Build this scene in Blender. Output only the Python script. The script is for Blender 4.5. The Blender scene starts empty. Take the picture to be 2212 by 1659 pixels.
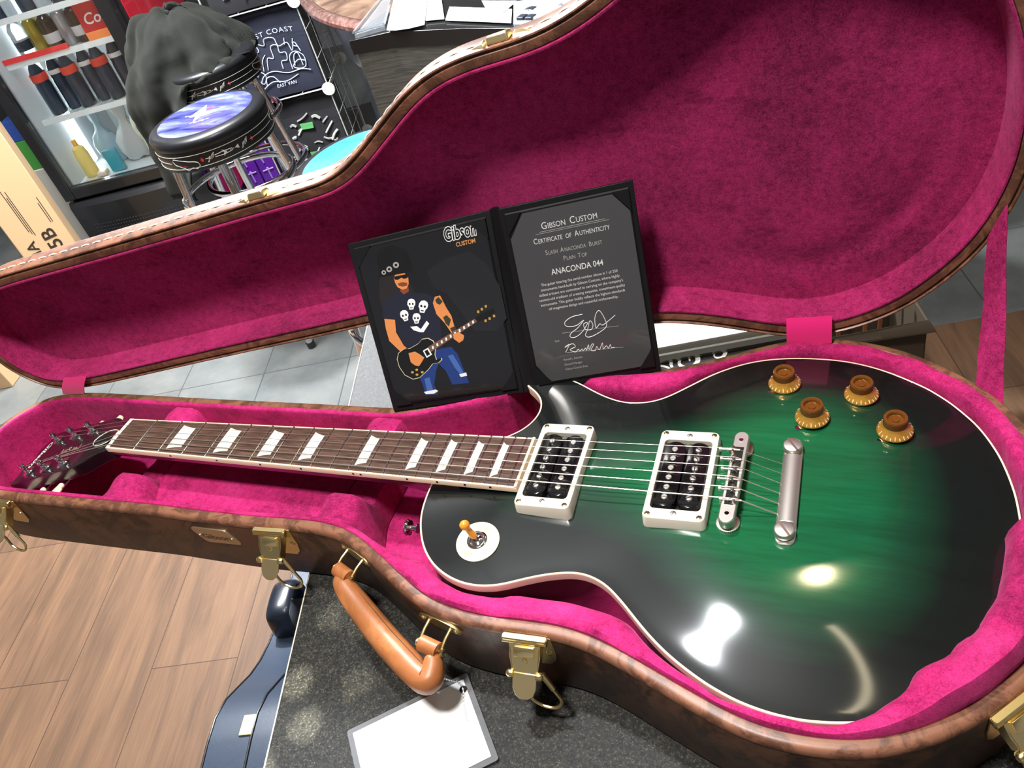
import bpy, math, random
import numpy as np
from mathutils import Vector, Matrix, geometry
R = math.radians
C = bpy.context.scene.collection
ZF = 1032.0            # the guitar's fretboard plane is 1032 mm above the floor; all lengths below are millimetres
def W(p): return Vector((p[0]*.001, p[1]*.001, (p[2]+ZF)*.001))

# ---------------------------------------------------------------- camera, world, lights, exposure
scn = bpy.context.scene
cd = bpy.data.cameras.new('camera'); cam = bpy.data.objects.new('camera', cd); C.objects.link(cam)
cd.sensor_fit = 'HORIZONTAL'; cd.sensor_width = 36; cd.lens = 1784.34/2212*36; cd.clip_start = .02; cd.clip_end = 60
RX = Vector((.92257, .30060, -.24186)); RY = Vector((.02934, -.67972, -.73289)); RZ = Vector((-.38471, .66905, -.63591))
m = Matrix.Identity(4)
for i in range(3):
    m[i][0] = RX[i]; m[i][1] = -RY[i]; m[i][2] = -RZ[i]
m.translation = W((713.47, -423.0, 491.65))
cam.matrix_world = m
scn.camera = cam
vs = scn.view_settings
vs.view_transform = 'Standard'; vs.look = 'None'; vs.gamma = 1; vs.exposure = 0.0; vs.use_curve_mapping = False
w = bpy.data.worlds.new('world'); scn.world = w; w.use_nodes = True
w.node_tree.nodes['Background'].inputs[0].default_value = (.75, .82, .95, 1)
w.node_tree.nodes['Background'].inputs[1].default_value = .06
def area(name, loc, tgt, power, size, col=(1, 1, 1), spread=180, sy=None):
    l = bpy.data.lights.new(name, 'AREA'); l.energy = power; l.size = size; l.color = col; l.spread = R(spread)
    if sy: l.shape = 'RECTANGLE'; l.size_y = sy
    else: l.shape = 'DISK'
    o = bpy.data.objects.new(name, l); C.objects.link(o); o.location = W(loc)
    o.rotation_euler = (W(tgt)-W(loc)).to_track_quat('-Z', 'Y').to_euler()
    return o
def spot(name, loc, tgt, power, ang, blend=.3, rad=.02, col=(1, 1, 1)):
    l = bpy.data.lights.new(name, 'SPOT'); l.energy = power; l.spot_size = R(ang); l.spot_blend = blend; l.shadow_soft_size = rad; l.color = col
    o = bpy.data.objects.new(name, l); C.objects.link(o); o.location = W(loc)
    o.rotation_euler = (W(tgt)-W(loc)).to_track_quat('-Z', 'Y').to_euler()
    return o
area('window_light', (-1400, 1900, 1740), (100, 0, 0), 250, .20, (.93, .96, 1))
area('ceiling_lamp_white', (200, 290, 1730), (250, 200, 0), 26, .10, (.94, .97, 1))
area('ceiling_lamp_warm', (750, 1175, 1730), (650, 0, 0), 5, .07, (1, .86, .50))
area('ceiling_strip_warm', (1100, 180, 1740), (1000, 100, 0), 1.3, .60, (1, .86, .58), sy=.05)
area('ceiling_lamp_front', (330, -400, 1740), (480, 60, 0), 44, .26, (1, .96, .91))
area('background_fill', (-1500, 1250, 1730), (-1500, 1500, 0), 75, 1.0, (.95, .98, 1), 95)  # added fill lamp for the background; narrow spread keeps it off the guitar
for x_, y_, e_ in ((283, -181, 1.5), (310, -214, 1.8), (285, -116, .7), (318, -117, .6), (338, -172, .6)): spot('added_fleck_spot', (150, -900, 1700), (x_, y_, -95.8), e_*600, .9, .7, .004, (1, .95, .78))  # added narrow spots that throw the light patches on the table top
spot('added_fleck_spot', (150, -900, 1700), (262, -292, -95.8), 1100, 3.6, .25, .004, (1, .95, .78))  # added wider spot that brightens the table's front left corner

# ---------------------------------------------------------------- builders
class MB:
    def __init__(s): s.v = []; s.f = []
    def add(s, vs, fs):
        b = len(s.v); s.v += [tuple(map(float, p)) for p in vs]; s.f += [tuple(b+i for i in f) for f in fs]; return s
    def loft(s, rings, closed=True, cap0=False, cap1=False):
        n = len(rings[0]); b = len(s.v)
        for r in rings: s.v += [tuple(map(float, p)) for p in r]
        for j in range(len(rings)-1):
            for i in range(n if closed else n-1):
                k = (i+1) % n
                s.f.append((b+j*n+i, b+j*n+k, b+(j+1)*n+k, b+(j+1)*n+i))
        if cap0: s.f.append(tuple(b+i for i in range(n))[::-1])
        if cap1: s.f.append(tuple(b+(len(rings)-1)*n+i for i in range(n)))
        return s
    def box(s, c, size, M=None):
        M = M or Matrix.Identity(3); h = [x/2 for x in size]; c = Vector(c)
        vs = [c + M @ Vector((a*h[0], b*h[1], d*h[2])) for a in (-1, 1) for b in (-1, 1) for d in (-1, 1)]
        return s.add(vs, [(0,1,3,2),(4,6,7,5),(0,4,5,1),(2,3,7,6),(0,2,6,4),(1,5,7,3)])
    def lathe(s, prof, o=(0,0,0), ax=(0,0,1), n=32, cap=True):
        ax = Vector(ax).normalized(); u = ax.orthogonal().normalized(); v = ax.cross(u); o = Vector(o)
        rings = [[o+ax*z+(u*math.cos(2*math.pi*i/n)+v*math.sin(2*math.pi*i/n))*max(r, .01) for i in range(n)] for r, z in prof]
        return s.loft(rings, True, cap, cap)
    def cyl(s, a, b, r, r2=None, n=20):
        a = Vector(a); b = Vector(b); L = (b-a).length
        return s.lathe([(r, 0), (r if r2 is None else r2, L)], a, b-a, n)
    def tube(s, path, r, n=10, closed=False, cap=True):
        P = [Vector(p) for p in path]; N = len(P); rings = []
        up = None
        for i in range(N):
            t = (P[(i+1) % N]-P[i-1]) if closed or 0 < i < N-1 else (P[1]-P[0] if i == 0 else P[-1]-P[-2])
            t.normalize()
            if up is None: up = t.orthogonal().normalized()
            up = (up-t*up.dot(t)).normalized(); sd = t.cross(up)
            rr = r[i] if isinstance(r, (list, tuple)) else r
            rings.append([P[i]+(up*math.cos(2*math.pi*k/n)+sd*math.sin(2*math.pi*k/n))*rr for k in range(n)])
        if closed: rings.append(rings[0]); return s.loft(rings)
        return s.loft(rings, True, cap, cap)
    def prism(s, poly, O, U, V, Wd, h0, h1):
        O, U, V, Wd = map(Vector, (O, U, V, Wd))
        a = [O+U*x+V*y+Wd*h0 for x, y in poly]; b = [O+U*x+V*y+Wd*h1 for x, y in poly]
        return s.loft([a, b], True, True, True)
    def sphere(s, c, r, n=16, sc=(1,1,1), M=None):
        M = M or Matrix.Identity(3); c = Vector(c); rings = []
        for j in range(n//2+1):
            a = math.pi*j/(n//2)
            rings.append([c+M@Vector((r*sc[0]*max(math.sin(a), .001)*math.cos(2*math.pi*i/n), r*sc[1]*max(math.sin(a), .001)*math.sin(2*math.pi*i/n), -r*sc[2]*math.cos(a))) for i in range(n)])
        return s.loft(rings, True, True, True)
    def rbox(s, c, size, rad, M=None, n=4):
        # box with its vertical edges rounded
        M = M or Matrix.Identity(3); c = Vector(c)
        poly = rrect(size[0], size[1], rad, n); h = size[2]/2; e = min(rad*.4, h*.45, 1.2)
        def ring(k, z): return [c+M@Vector((x*(1-k*2/size[0]), y*(1-k*2/size[1]), z)) for x, y in poly]
        return s.loft([ring(e, -h), ring(0, -h+e), ring(0, h-e), ring(e, h)], True, True, True)
def rrect(w_, h_, r, n=4):
    P = []
    for cx, cy, a0 in ((w_/2-r, h_/2-r, 0), (-w_/2+r, h_/2-r, 90), (-w_/2+r, -h_/2+r, 180), (w_/2-r, -h_/2+r, 270)):
        for k in range(n+1):
            a = R(a0+90*k/n); P.append((cx+r*math.cos(a), cy+r*math.sin(a)))
    return P
def rotz(d): return Matrix.Rotation(R(d), 3, 'Z')
def frame(x, z):
    z = Vector(z).normalized(); x = Vector(x); x = (x-z*x.dot(z)).normalized(); y = z.cross(x)
    return Matrix((x, y, z)).transposed()
ORG = {}
def tag(o, label=None, cat=None, group=None, kind=None):
    if label: o['label'] = label
    if cat: o['category'] = cat
    if group: o['group'] = group
    if kind: o['kind'] = kind
    return o
def thing(name, label, cat, org=(0,0,0), group=None):
    o = bpy.data.objects.new(name, None); C.objects.link(o); o.location = W(org); o.empty_display_size = .02
    ORG[o.name] = Vector(org); return tag(o, label, cat, group)
def mesh_of(name, mb, mat, org):
    me = bpy.data.meshes.new(name); og = Vector(org)
    me.from_pydata([((Vector(p)-og)*.001)[:] for p in mb.v], [], mb.f); me.update()
    import bmesh
    bm = bmesh.new(); bm.from_mesh(me); bmesh.ops.recalc_face_normals(bm, faces=bm.faces); bm.to_mesh(me); bm.free()
    me.shade_smooth(); me.set_sharp_from_angle(angle=R(38))
    if mat: me.materials.append(mat)
    return me
def part(name, mb, mat, parent, bevel=0, label=None, kind=None, seg=2):
    org = ORG[parent.name]; me = mesh_of(name, mb, mat, org)
    o = bpy.data.objects.new(name, me); C.objects.link(o); o.parent = parent; ORG[o.name] = org
    if bevel: bv(o, bevel, seg)
    return tag(o, label, None, None, kind)
def bv(o, wd, seg=2):
    b = o.modifiers.new('bevel', 'BEVEL'); b.width = wd*.001; b.segments = seg; b.limit_method = 'ANGLE'; b.angle_limit = R(40); b.harden_normals = False
def single(name, mb, mat, label, cat, org=(0,0,0), group=None, bevel=0, kind=None):
    me = mesh_of(name, mb, mat, org); o = bpy.data.objects.new(name, me); C.objects.link(o); o.location = W(org); ORG[o.name] = Vector(org)
    if bevel: bv(o, bevel)
    return tag(o, label, cat, group, kind)
def copytree(o, parent=None):
    c = o.copy(); C.objects.link(c); c.parent = parent
    for ch in list(o.children): copytree(ch, c)
    return c
def text_mb(s, size, fn, shear=0, align='LEFT', bold=0, space=1, z=0):
    """built-in lettering turned to mesh; fn maps (x, y) in mm to a point"""
    cu = bpy.data.curves.new('t', 'FONT'); cu.body = s; cu.size = size; cu.align_x = align; cu.shear = shear; cu.offset = bold; cu.space_character = space
    cu.resolution_u = 3
    o = bpy.data.objects.new('t', cu); C.objects.link(o); dg = bpy.context.evaluated_depsgraph_get(); dg.update()
    me = bpy.data.meshes.new_from_object(o.evaluated_get(dg)); mb = MB()
    mb.add([fn(v.co.x, v.co.y) for v in me.vertices], [tuple(p.vertices) for p in me.polygons])
    bpy.data.objects.remove(o); bpy.data.curves.remove(cu); bpy.data.meshes.remove(me)
    return mb
def join(*mbs):
    r = MB()
    for b in mbs: r.add(b.v, b.f)
    return r

# ---------------------------------------------------------------- materials
def M(name, col, rough=.5, metal=0, coat=0, crough=.05, trans=0, ior=1.45, sheen=0, stint=None, alpha=1, emit=None, estr=0, spec=.5):
    m = bpy.data.materials.new(name); m.use_nodes = True; b = m.node_tree.nodes['Principled BSDF']
    b.inputs['Base Color'].default_value = (*col, 1); b.inputs['Roughness'].default_value = rough; b.inputs['Metallic'].default_value = metal
    b.inputs['Coat Weight'].default_value = coat; b.inputs['Coat Roughness'].default_value = crough
    b.inputs['Transmission Weight'].default_value = trans; b.inputs['IOR'].default_value = ior; b.inputs['Alpha'].default_value = alpha
    b.inputs['Sheen Weight'].default_value = sheen; b.inputs['Specular IOR Level'].default_value = spec
    if stint: b.inputs['Sheen Tint'].default_value = (*stint, 1)
    if emit: b.inputs['Emission Color'].default_value = (*emit, 1); b.inputs['Emission Strength'].default_value = estr
    return m
def nt(m): return m.node_tree.nodes, m.node_tree.links, m.node_tree.nodes['Principled BSDF']
def noise(m, scale, detail=3, rough=.6, coord='Object', sc=(1,1,1), rot=(0,0,0), dist=0):
    N, L, b = nt(m); tc = N.new('ShaderNodeTexCoord'); mp = N.new('ShaderNodeMapping'); n = N.new('ShaderNodeTexNoise')
    mp.inputs['Scale'].default_value = sc; mp.inputs['Rotation'].default_value = rot
    n.inputs['Scale'].default_value = scale; n.inputs['Detail'].default_value = detail; n.inputs['Roughness'].default_value = rough; n.inputs['Distortion'].default_value = dist
    L.new(tc.outputs[coord], mp.inputs[0]); L.new(mp.outputs[0], n.inputs['Vector']); return n
def ramp(m, src, stops, interp='LINEAR'):
    N, L, b = nt(m); r = N.new('ShaderNodeValToRGB'); r.color_ramp.interpolation = interp; e = r.color_ramp.elements
    while len(e) < len(stops): e.new(.5)
    for i, (p, c) in enumerate(stops): e[i].position = p; e[i].color = (*c, 1) if len(c) == 3 else c
    L.new(src, r.inputs[0]); return r
def mix(m, f, a, b_, mode='MIX'):
    N, L, _ = nt(m); x = N.new('ShaderNodeMix'); x.data_type = 'RGBA'; x.blend_type = mode
    for s_, v in ((0, f), (6, a), (7, b_)):
        if hasattr(v, 'links'): L.new(v, x.inputs[s_])
        elif isinstance(v, (int, float)): x.inputs[s_].default_value = v
        else: x.inputs[s_].default_value = (*v, 1)
    return x.outputs[2]
def bump(m, src, strength, dist=.001):
    N, L, b = nt(m); n = N.new('ShaderNodeBump'); n.inputs['Strength'].default_value = strength; n.inputs['Distance'].default_value = dist
    L.new(src, n.inputs['Height']); L.new(n.outputs[0], b.inputs['Normal']); return n
def base(m, out): N, L, b = nt(m); L.new(out, b.inputs['Base Color'])

def velvet(name, dark, mid, light, s1=14, blot=.5):
    m = M(name, mid, .95, sheen=.28, stint=(1, .25, .55), spec=.15)
    N, L, b = nt(m); b.inputs['Sheen Roughness'].default_value = .45
    n1 = noise(m, s1, 4, .55, dist=.6); n2 = noise(m, 160, 3, .8); n3 = noise(m, 900, 2, .6); n4 = noise(m, 45, 5, .75, sc=(.35, 1.2, 1), rot=(0, 0, .2))
    r = ramp(m, n1.outputs[0], [(.33, dark), (.52, mid), (.7, light)])
    c = mix(m, .35, r.outputs[0], ramp(m, n2.outputs[0], [(.35, dark), (.65, light)]).outputs[0])
    c = mix(m, .30, c, ramp(m, n3.outputs[0], [(.35, dark), (.65, light)]).outputs[0])
    c = mix(m, ramp(m, n4.outputs[0], [(.56, (0,0,0)), (.70, (blot,)*3)]).outputs[0], c, dark)
    base(m, c); bump(m, n2.outputs[0], .35, .0012); return m
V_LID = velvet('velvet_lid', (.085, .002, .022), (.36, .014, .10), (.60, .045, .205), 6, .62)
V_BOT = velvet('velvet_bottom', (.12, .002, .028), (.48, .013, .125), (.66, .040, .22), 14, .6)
def leather(name, lo, hi, s=26):
    m = M(name, hi, .42, spec=.5, coat=.15, crough=.3)
    a = noise(m, s, 6, .72, dist=1.4); b2 = noise(m, 160, 4, .7)
    c = mix(m, ramp(m, a.outputs[0], [(.45, (0,0,0)), (.55, (.9,.9,.9))]).outputs[0], hi, lo)
    c = mix(m, .18, c, ramp(m, b2.outputs[0], [(.4, lo), (.6, hi)]).outputs[0]); base(m, c)
    bump(m, noise(m, 1400, 2, .5).outputs[0], .12, .0004); return m
LEATHER = leather('leather_brown', (.022, .009, .005), (.135, .056, .028), 11)
LEATHER_RIM = leather('leather_rim', (.085, .033, .018), (.25, .105, .058), 30)  # paler copy of the case leather: light on the rim put into its colour
TAN = leather('leather_tan', (.30, .10, .030), (.42, .155, .05), 12)
THREAD = M('stitch_thread', (.80, .72, .58), .7)
RIBBON = M('ribbon_pink', (.85, .01, .20), .6, sheen=.3)
BRASS = M('brass', (1, .79, .38), .26, 1); BRASS_D = M('brass_satin', (.95, .76, .40), .36, 1)
NICKEL = M('nickel_satin', (.70, .66, .60), .42, 1); CHROME = M('chrome', (.85, .85, .86), .07, 1); STEEL = M('steel', (.72, .70, .66), .22, 1)
CREAM = M('cream_plastic', (.80, .70, .50), .3, coat=.4); CREAM_W = M('cream_ring', (.86, .80, .66), .28, coat=.5)
BLACK_P = M('black_plastic', (.006, .006, .007), .12, coat=.6); BLACKHOLE = M('cavity_black', (.004, .004, .004), .8)
NUT = M('nut_bone', (.85, .82, .74), .3)
PEARL = M('pearl', (.80, .86, .76), .22, coat=.6)
base(PEARL, mix(PEARL, noise(PEARL, 60, 3, .6, dist=2).outputs[0], (.92, .95, .86), (.60, .70, .64)))
ROSE = M('rosewood', (.10, .05, .035), .42, coat=.12, crough=.3)
_n = noise(ROSE, 30, 5, .7, sc=(1.2, 14, 1)); base(ROSE, ramp(ROSE, _n.outputs[0], [(.35, (.038, .018, .012)), (.55, (.095, .050, .035)), (.72, (.17, .095, .068))]).outputs[0])
MAHOG = M('mahogany_dark', (.045, .008, .006), .3, coat=.8)
HEAD = M('headstock_black', (.006, .005, .006), .25, coat=.45, crough=.04, spec=.3)
AMBER_T = M('amber_clear', (.22, .075, .010), .1, trans=.45, coat=.9); GOLD = M('knob_gold', (.66, .33, .045), .34, .6, coat=.8)
AMBER_TIP = M('amber_tip', (.80, .30, .03), .25, coat=.6)
# guitar top: green burst, the colour itself depends on how near the rim the wood is
TOP = M('green_burst', (0, .1, .03), .42, coat=1, crough=.085, spec=.18)
N, L, b = nt(TOP); at = N.new('ShaderNodeAttribute'); at.attribute_name = 'rim'
g1 = noise(TOP, 9, 6, .62, sc=(.5, 5, 1), dist=.5); g2 = noise(TOP, 110, 4, .7, sc=(.15, 2.4, 1))
mth = N.new('ShaderNodeMath'); mth.operation = 'MULTIPLY_ADD'; mth.inputs[1].default_value = .10; mth.inputs[2].default_value = -.05; L.new(g1.outputs[0], mth.inputs[0])
ad = N.new('ShaderNodeMath'); ad.operation = 'ADD'; L.new(at.outputs['Fac'], ad.inputs[0]); L.new(mth.outputs[0], ad.inputs[1])
rb = ramp(TOP, ad.outputs[0], [(.0, (.003, .004, .004)), (.31, (.003, .006, .005)), (.58, (.003, .040, .017)), (.85, (.003, .098, .034)), (1, (.004, .12, .040))])
gr = ramp(TOP, g1.outputs[0], [(.30, (.72, .72, .72)), (.52, (1, 1, 1)), (.75, (1.12, 1.12, 1.12))])
c = mix(TOP, 1.0, rb.outputs[0], gr.outputs[0], 'MULTIPLY')
c = mix(TOP, 1.0, c, ramp(TOP, g2.outputs[0], [(.3, (.75, .75, .75)), (.6, (1, 1, 1))]).outputs[0], 'MULTIPLY'); base(TOP, c)
bump(TOP, noise(TOP, 420, 2, .5, sc=(.1, 1, 1)).outputs[0], .02, .0003)
# ---------------------------------------------------------------- guitar body outline (mm, x from the nut toward the tail, y toward the treble side)
OB = [(408.0, 24.0), (418.0, 36.0), (426.1, 43.1), (432.1, 47.2), (439.1, 55.8), (443.2, 64.3), (445.2, 72.6), (445.0, 80.8), (443.8, 85.7), (440.2, 93.0), (433.7, 100.1), (426.3, 105.6), (421.2, 109.2), (418.4, 112.9), (417.8, 118.2), (420.1, 122.2), (425.6, 125.2), (434.3, 126.3), (443.2, 125.9), (454.0, 123.7), (464.9, 120.2), (476.1, 115.0), (487.5, 108.3), (498.4, 102.5), (508.9, 98.1), (518.8, 95.3), (528.1, 94.9), (537.0, 95.9), (545.6, 98.6), (552.8, 102.2), (561.7, 109.0), (571.4, 118.1), (581.2, 127.3), (591.1, 136.5), (601.2, 144.0), (611.5, 150.5), (622.0, 155.9), (632.6, 159.8), (643.2, 162.6), (655.5, 164.6), (665.4, 165.6), (675.3, 165.9), (685.1, 165.8), (694.9, 165.2), (704.6, 164.0), (714.1, 161.9), (723.6, 159.0), (732.9, 155.2), (742.1, 150.8), (751.0, 145.6), (759.8, 140.1), (768.5, 134.3), (776.8, 126.6), (785.0, 118.4), (792.8, 108.4), (800.3, 98.0), (806.0, 87.2), (810.0, 77.6), (813.9, 67.1), (816.8, 56.2), (819.4, 43.3), (821.7, 28.0), (822.5, 13.0), (822.6, -0.5), (822, -16), (820.5, -33), (817, -53), (812.5, -70), (806.5, -88), (799, -104), (788, -121), (774, -137), (758, -149.5), (741, -159), (722, -166), (704, -170), (688, -171.8), (671.6, -171.2), (660.2, -169.6), (648.5, -167.0), (638.7, -163.5), (628.6, -159.4), (618.9, -154.3), (609.9, -149.2), (600.5, -143.2), (590.5, -135.6), (581.1, -127.5), (572.3, -119.1), (564.3, -111.3), (557.4, -105.1), (550.5, -99.3), (542.7, -94.6), (534.3, -91.6), (525.2, -90.3), (515.7, -91.6), (501.6, -95.6), (488.2, -101.2), (478.4, -106), (471.9, -109.2), (465.2, -111.8), (458.2, -113.5), (450.9, -114.5), (443.2, -114.6), (435.8, -113.7), (428.9, -112.0), (421.2, -109.2), (414.0, -105.5), (406.9, -100.9), (400.4, -95.1), (395.0, -89.3), (389.6, -81.8), (385.2, -74.0), (382.0, -67.5), (378.8, -59.2), (376.5, -50.5), (375.1, -41.5), (374.3, -33.3), (374.0, -24.8), (374.0, -21.0), (376, -5), (388, 10)]
def resample(P, n, it):
    P = np.array(P, float); Q = np.vstack([P, P[:1]]); d = np.r_[0, np.cumsum(np.linalg.norm(np.diff(Q, axis=0), axis=1))]
    t = np.linspace(0, d[-1], n, endpoint=False); r = np.c_[np.interp(t, d, Q[:, 0]), np.interp(t, d, Q[:, 1])]
    for _ in range(it): r = (np.roll(r, 1, 0)+2*r+np.roll(r, -1, 0))/4
    return r
def inward(P):
    t = np.roll(P, -1, 0)-np.roll(P, 1, 0); t /= np.linalg.norm(t, axis=1)[:, None]; n = np.c_[-t[:, 1], t[:, 0]]
    A = .5*np.sum(P[:, 0]*np.roll(P[:, 1], -1)-np.roll(P[:, 0], -1)*P[:, 1])
    return n if A > 0 else -n
BO = resample(OB, 520, 6); BN = inward(BO)
rimz = lambda x: -16-.0384*(x-459)
# arch of the carved top on a 3 mm grid
gx = np.arange(360, 835, 3.); gy = np.arange(-180, 180, 3.); GX, GY = np.meshgrid(gx, gy, indexing='ij')
D = np.full(GX.shape, 1e9); AL = BO; BL = np.roll(BO, -1, 0); ins = np.zeros(GX.shape, bool)
for a_, b_ in zip(AL, BL):
    ab = b_-a_; t = np.clip(((GX-a_[0])*ab[0]+(GY-a_[1])*ab[1])/(ab@ab+1e-9), 0, 1)
    D = np.minimum(D, np.hypot(GX-a_[0]-t*ab[0], GY-a_[1]-t*ab[1]))
    c1 = (a_[1] > GY) != (b_[1] > GY)
    with np.errstate(divide='ignore', invalid='ignore'):
        xx = (b_[0]-a_[0])*(GY-a_[1])/(b_[1]-a_[1])+a_[0]
    ins ^= c1 & (GX < xx)
D = np.where(ins, D, 0)
tt = np.clip((D-3)/80, 0, 1); H = 11.5*(tt*tt*(3-2*tt))**.8
H1 = 10.6*np.clip((D-2)/98, 0, 1)**.95; sx = np.clip((GX-505)/85, 0, 1); sx = sx*sx*(3-2*sx); H = H1*(1-sx)+H*sx
for _ in range(14):
    Hs = H.copy(); Hs[1:-1, 1:-1] = (H[:-2, 1:-1]+H[2:, 1:-1]+H[1:-1, :-2]+H[1:-1, 2:]+4*H[1:-1, 1:-1])/8
    k = np.clip(D/14, 0, 1); H = H*(1-k)+Hs*k
def samp(A, x, y):
    u = (x-gx[0])/3; v = (y-gy[0])/3; i = int(min(max(u, 0), len(gx)-2)); j = int(min(max(v, 0), len(gy)-2)); fu = u-i; fv = v-j
    return (A[i, j]*(1-fu)+A[i+1, j]*fu)*(1-fv)+(A[i, j+1]*(1-fu)+A[i+1, j+1]*fu)*fv
def topz(x, y): return rimz(x)+samp(H, x, y)

G = thing('electric_guitar', 'single cutaway electric guitar with dark to green burst top lying in the open case', 'guitar', (0, 0, 0))
# carved top
IB = BO+BN*1.5
vin = [Vector((x, y)) for x, y in IB]; nb = len(vin)
for i, x in enumerate(gx):
    for j, y in enumerate(gy):
        if D[i, j] > 4.2: vin.append(Vector((x, y)))
vo, _, fo, _, _, _ = geometry.delaunay_2d_cdt(vin, [(i, (i+1) % nb) for i in range(nb)], [], 1, 1e-5)
mb = MB(); mb.add([(p.x, p.y, topz(p.x, p.y)) for p in vo], [tuple(f) for f in fo])
top = part('body_top', mb, TOP, G)
at = top.data.attributes.new('rim', 'FLOAT', 'POINT')
for i, v_ in enumerate(top.data.vertices):
    x, y = v_.co.x*1000, v_.co.y*1000; d = samp(D, x, y)
    s = min(max((x-415)/170, 0), 1); s = s*s*(3-2*s)
    e = min(max((826-x)/210, 0), 1)
    at.data[i].value = min(d/95, 1)*(.42+.58*s)*(.60+.40*e)
mb = MB()
def oring(off, dz): return [(p[0], p[1], rimz(p[0])+dz) for p in (BO+BN*off)]
mb.loft([oring(1.9, -.1), oring(1.6, .12), oring(.5, .15), oring(.1, -.2), oring(0, -.7), [(p[0], p[1], rimz(p[0])-(7.2+5.5*max(0, 1-math.hypot(p[0]-436, p[1]-88)/38))) for p in BO]])
part('binding', mb, M('binding_cream', (.86, .66, .50), .3, coat=.5), G)
mb = MB(); mb.loft([oring(.15, -7), oring(.15, -46), oring(1.2, -49.5), oring(4, -50.5)], True, False, True)
part('body_sides', mb, MAHOG, G)
# neck under the board, headstock
hw = lambda x: 21.5+7*x/452
fx = lambda n: 628*(1-2**(-n/12))
mb = MB(); rings = []
for x in [0, 3, 10, 40, 100, 180, 260, 330, 360, 385, 405]:
    d = 15+3.5*x/400+(0 if x < 340 else (x-340)*.38); wv = hw(x)-.2
    rings.append([(x, wv*math.cos(a), -5.4-d*abs(math.sin(a))**.8*(1 if a > 0 else 0)) for a in [math.pi*k/16 for k in range(17)]])
mb.loft(rings, True, True, True); part('neck', mb, MAHOG, G)
fb = lambda x, y: .9-(y*y)/610.
mb = MB(); rings = []
for x in np.linspace(1, 457.3, 24):
    wv = hw(x)-1.6; ys = np.linspace(-wv, wv, 11)
    rings.append([(x, y, fb(x, y)) for y in ys]+[(x, wv, -5.5), (x, -wv, -5.5)])
mb.loft(rings, True, True, True); FB = part('fretboard', mb, ROSE, G)
mb = MB()
for s in (1, -1):
    mb.loft([[(x, s*(hw(x)-1.6), fb(x, hw(x)-1.6)+.02), (x, s*(hw(x)-.3), fb(x, hw(x))), (x, s*hw(x), fb(x, hw(x))-.4), (x, s*hw(x), -5.6), (x, s*(hw(x)-1.6), -5.6)] for x in np.linspace(1, 459.6, 12)], True, True, True)
mb.box((458.5, 0, -2.4), (2.4, 2*hw(459)-1, 6.2)); part('fretboard_binding', mb, M('neck_binding', (.86, .64, .46), .3, coat=.5), G)
mb = MB(); mb.loft([[(x, y, .7+.55*(1 if abs(x+1) < 2 else 0)-(y*y)/800.) for x in (-3.6, -3, 1)] + [(1, y, -5.5), (-3.6, y, -5.5)] for y in np.linspace(-21.6, 21.6, 9)], True, True, True)
part('nut', mb, NUT, G)
for n in range(1, 23):
    x = fx(n); wv = hw(x)-1.2; mb = MB()
    mb.loft([[(x-1.1, y, fb(x, y)), (x-.6, y, fb(x, y)+.75), (x, y, fb(x, y)+1.0), (x+.6, y, fb(x, y)+.75), (x+1.1, y, fb(x, y))] for y in np.linspace(-wv, wv, 9)], True, True, True)
    part('fret', mb, STEEL, FB)
for n in (3, 5, 7, 9, 12, 15, 17, 19, 21):
    a, b_ = fx(n-1), fx(n); wd = b_-a; x0 = a+wd*.22; x1 = a+wd*.78; yl = hw(x0)*.72; yr = yl*.80; mb = MB(); P = []
    K = 8
    for k in range(1, 8): P.append((x0, -yl+2*yl*k/8))
    for k in range(K+1):   # treble edge, slightly hollow
        t = k/K; P.append((x0+(x1-x0)*t, yl+(yr-yl)*t-math.sin(math.pi*t)*.7))
    for k in range(1, 8): P.append((x1, yr-2*yr*k/8))
    for k in range(K+1):
        t = 1-k/K; P.append((x0+(x1-x0)*t, -(yl+(yr-yl)*t-math.sin(math.pi*t)*.7)))
    vs_, _, fs_, _, _, _ = geometry.delaunay_2d_cdt([Vector(p) for p in P]+[Vector((x0+(x1-x0)*(i+.5)/3, y)) for i in range(3) for y in np.linspace(-yr*.85, yr*.85, 7)], [(i, (i+1) % len(P)) for i in range(len(P))], [], 1, 1e-5)
    mb.add([(p.x, p.y, fb(p.x, p.y)+.14) for p in vs_], [tuple(f) for f in fs_]); part('inlay', mb, PEARL, FB)
for n in (3, 5, 7, 9, 12, 12.5, 15, 17, 19, 21):
    x = (fx(int(n)-1)+fx(int(n)))/2+(0 if n != 12 else -4)+(4 if n == 12.5 else 0)
    mb = MB(); mb.cyl((x, -hw(x)+.5, -2.4), (x, -hw(x)-.12, -2.4), 1.15, n=14); part('side_dot', mb, BLACK_P, FB)
ca, sa = math.cos(R(17)), math.sin(R(17))
HO = Vector((-2.5, 0, -2.8)); HU = Vector((-ca, 0, -sa)); HV = Vector((0, 1, 0)); HN = Vector((-sa, 0, ca))
def hp(s, t, h=0): return HO+HU*s+HV*t+HN*h
half = [(0, 21.5), (8, 21.8), (18, 23.5), (28, 28), (38, 34), (48, 37), (60, 37.6), (90, 38), (130, 39.3), (160, 40.8), (176, 42), (184, 41.5), (187, 38), (186, 33), (188, 25), (191, 17), (190, 9), (185, 3), (183, 0)]
poly = half+[(s, -t) for s, t in half[-2::-1]]
mb = MB(); mb.prism(poly, HO, HU, HV, HN, -14, 0); hs = part('headstock', mb, HEAD, G, .8)
mb = MB(); rr = [(s, t) for s, t in half[1:]]
bell = [(8, 6), (14, 9), (22, 11), (32, 11), (40, 9), (46, 5), (49, 0)]; bell = bell+[(s, -t) for s, t in bell[-2::-1]]
mb.prism(bell, HO, HU, HV, HN, .1, 1.6); part('truss_rod_cover', mb, BLACK_P, hs)
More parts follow.
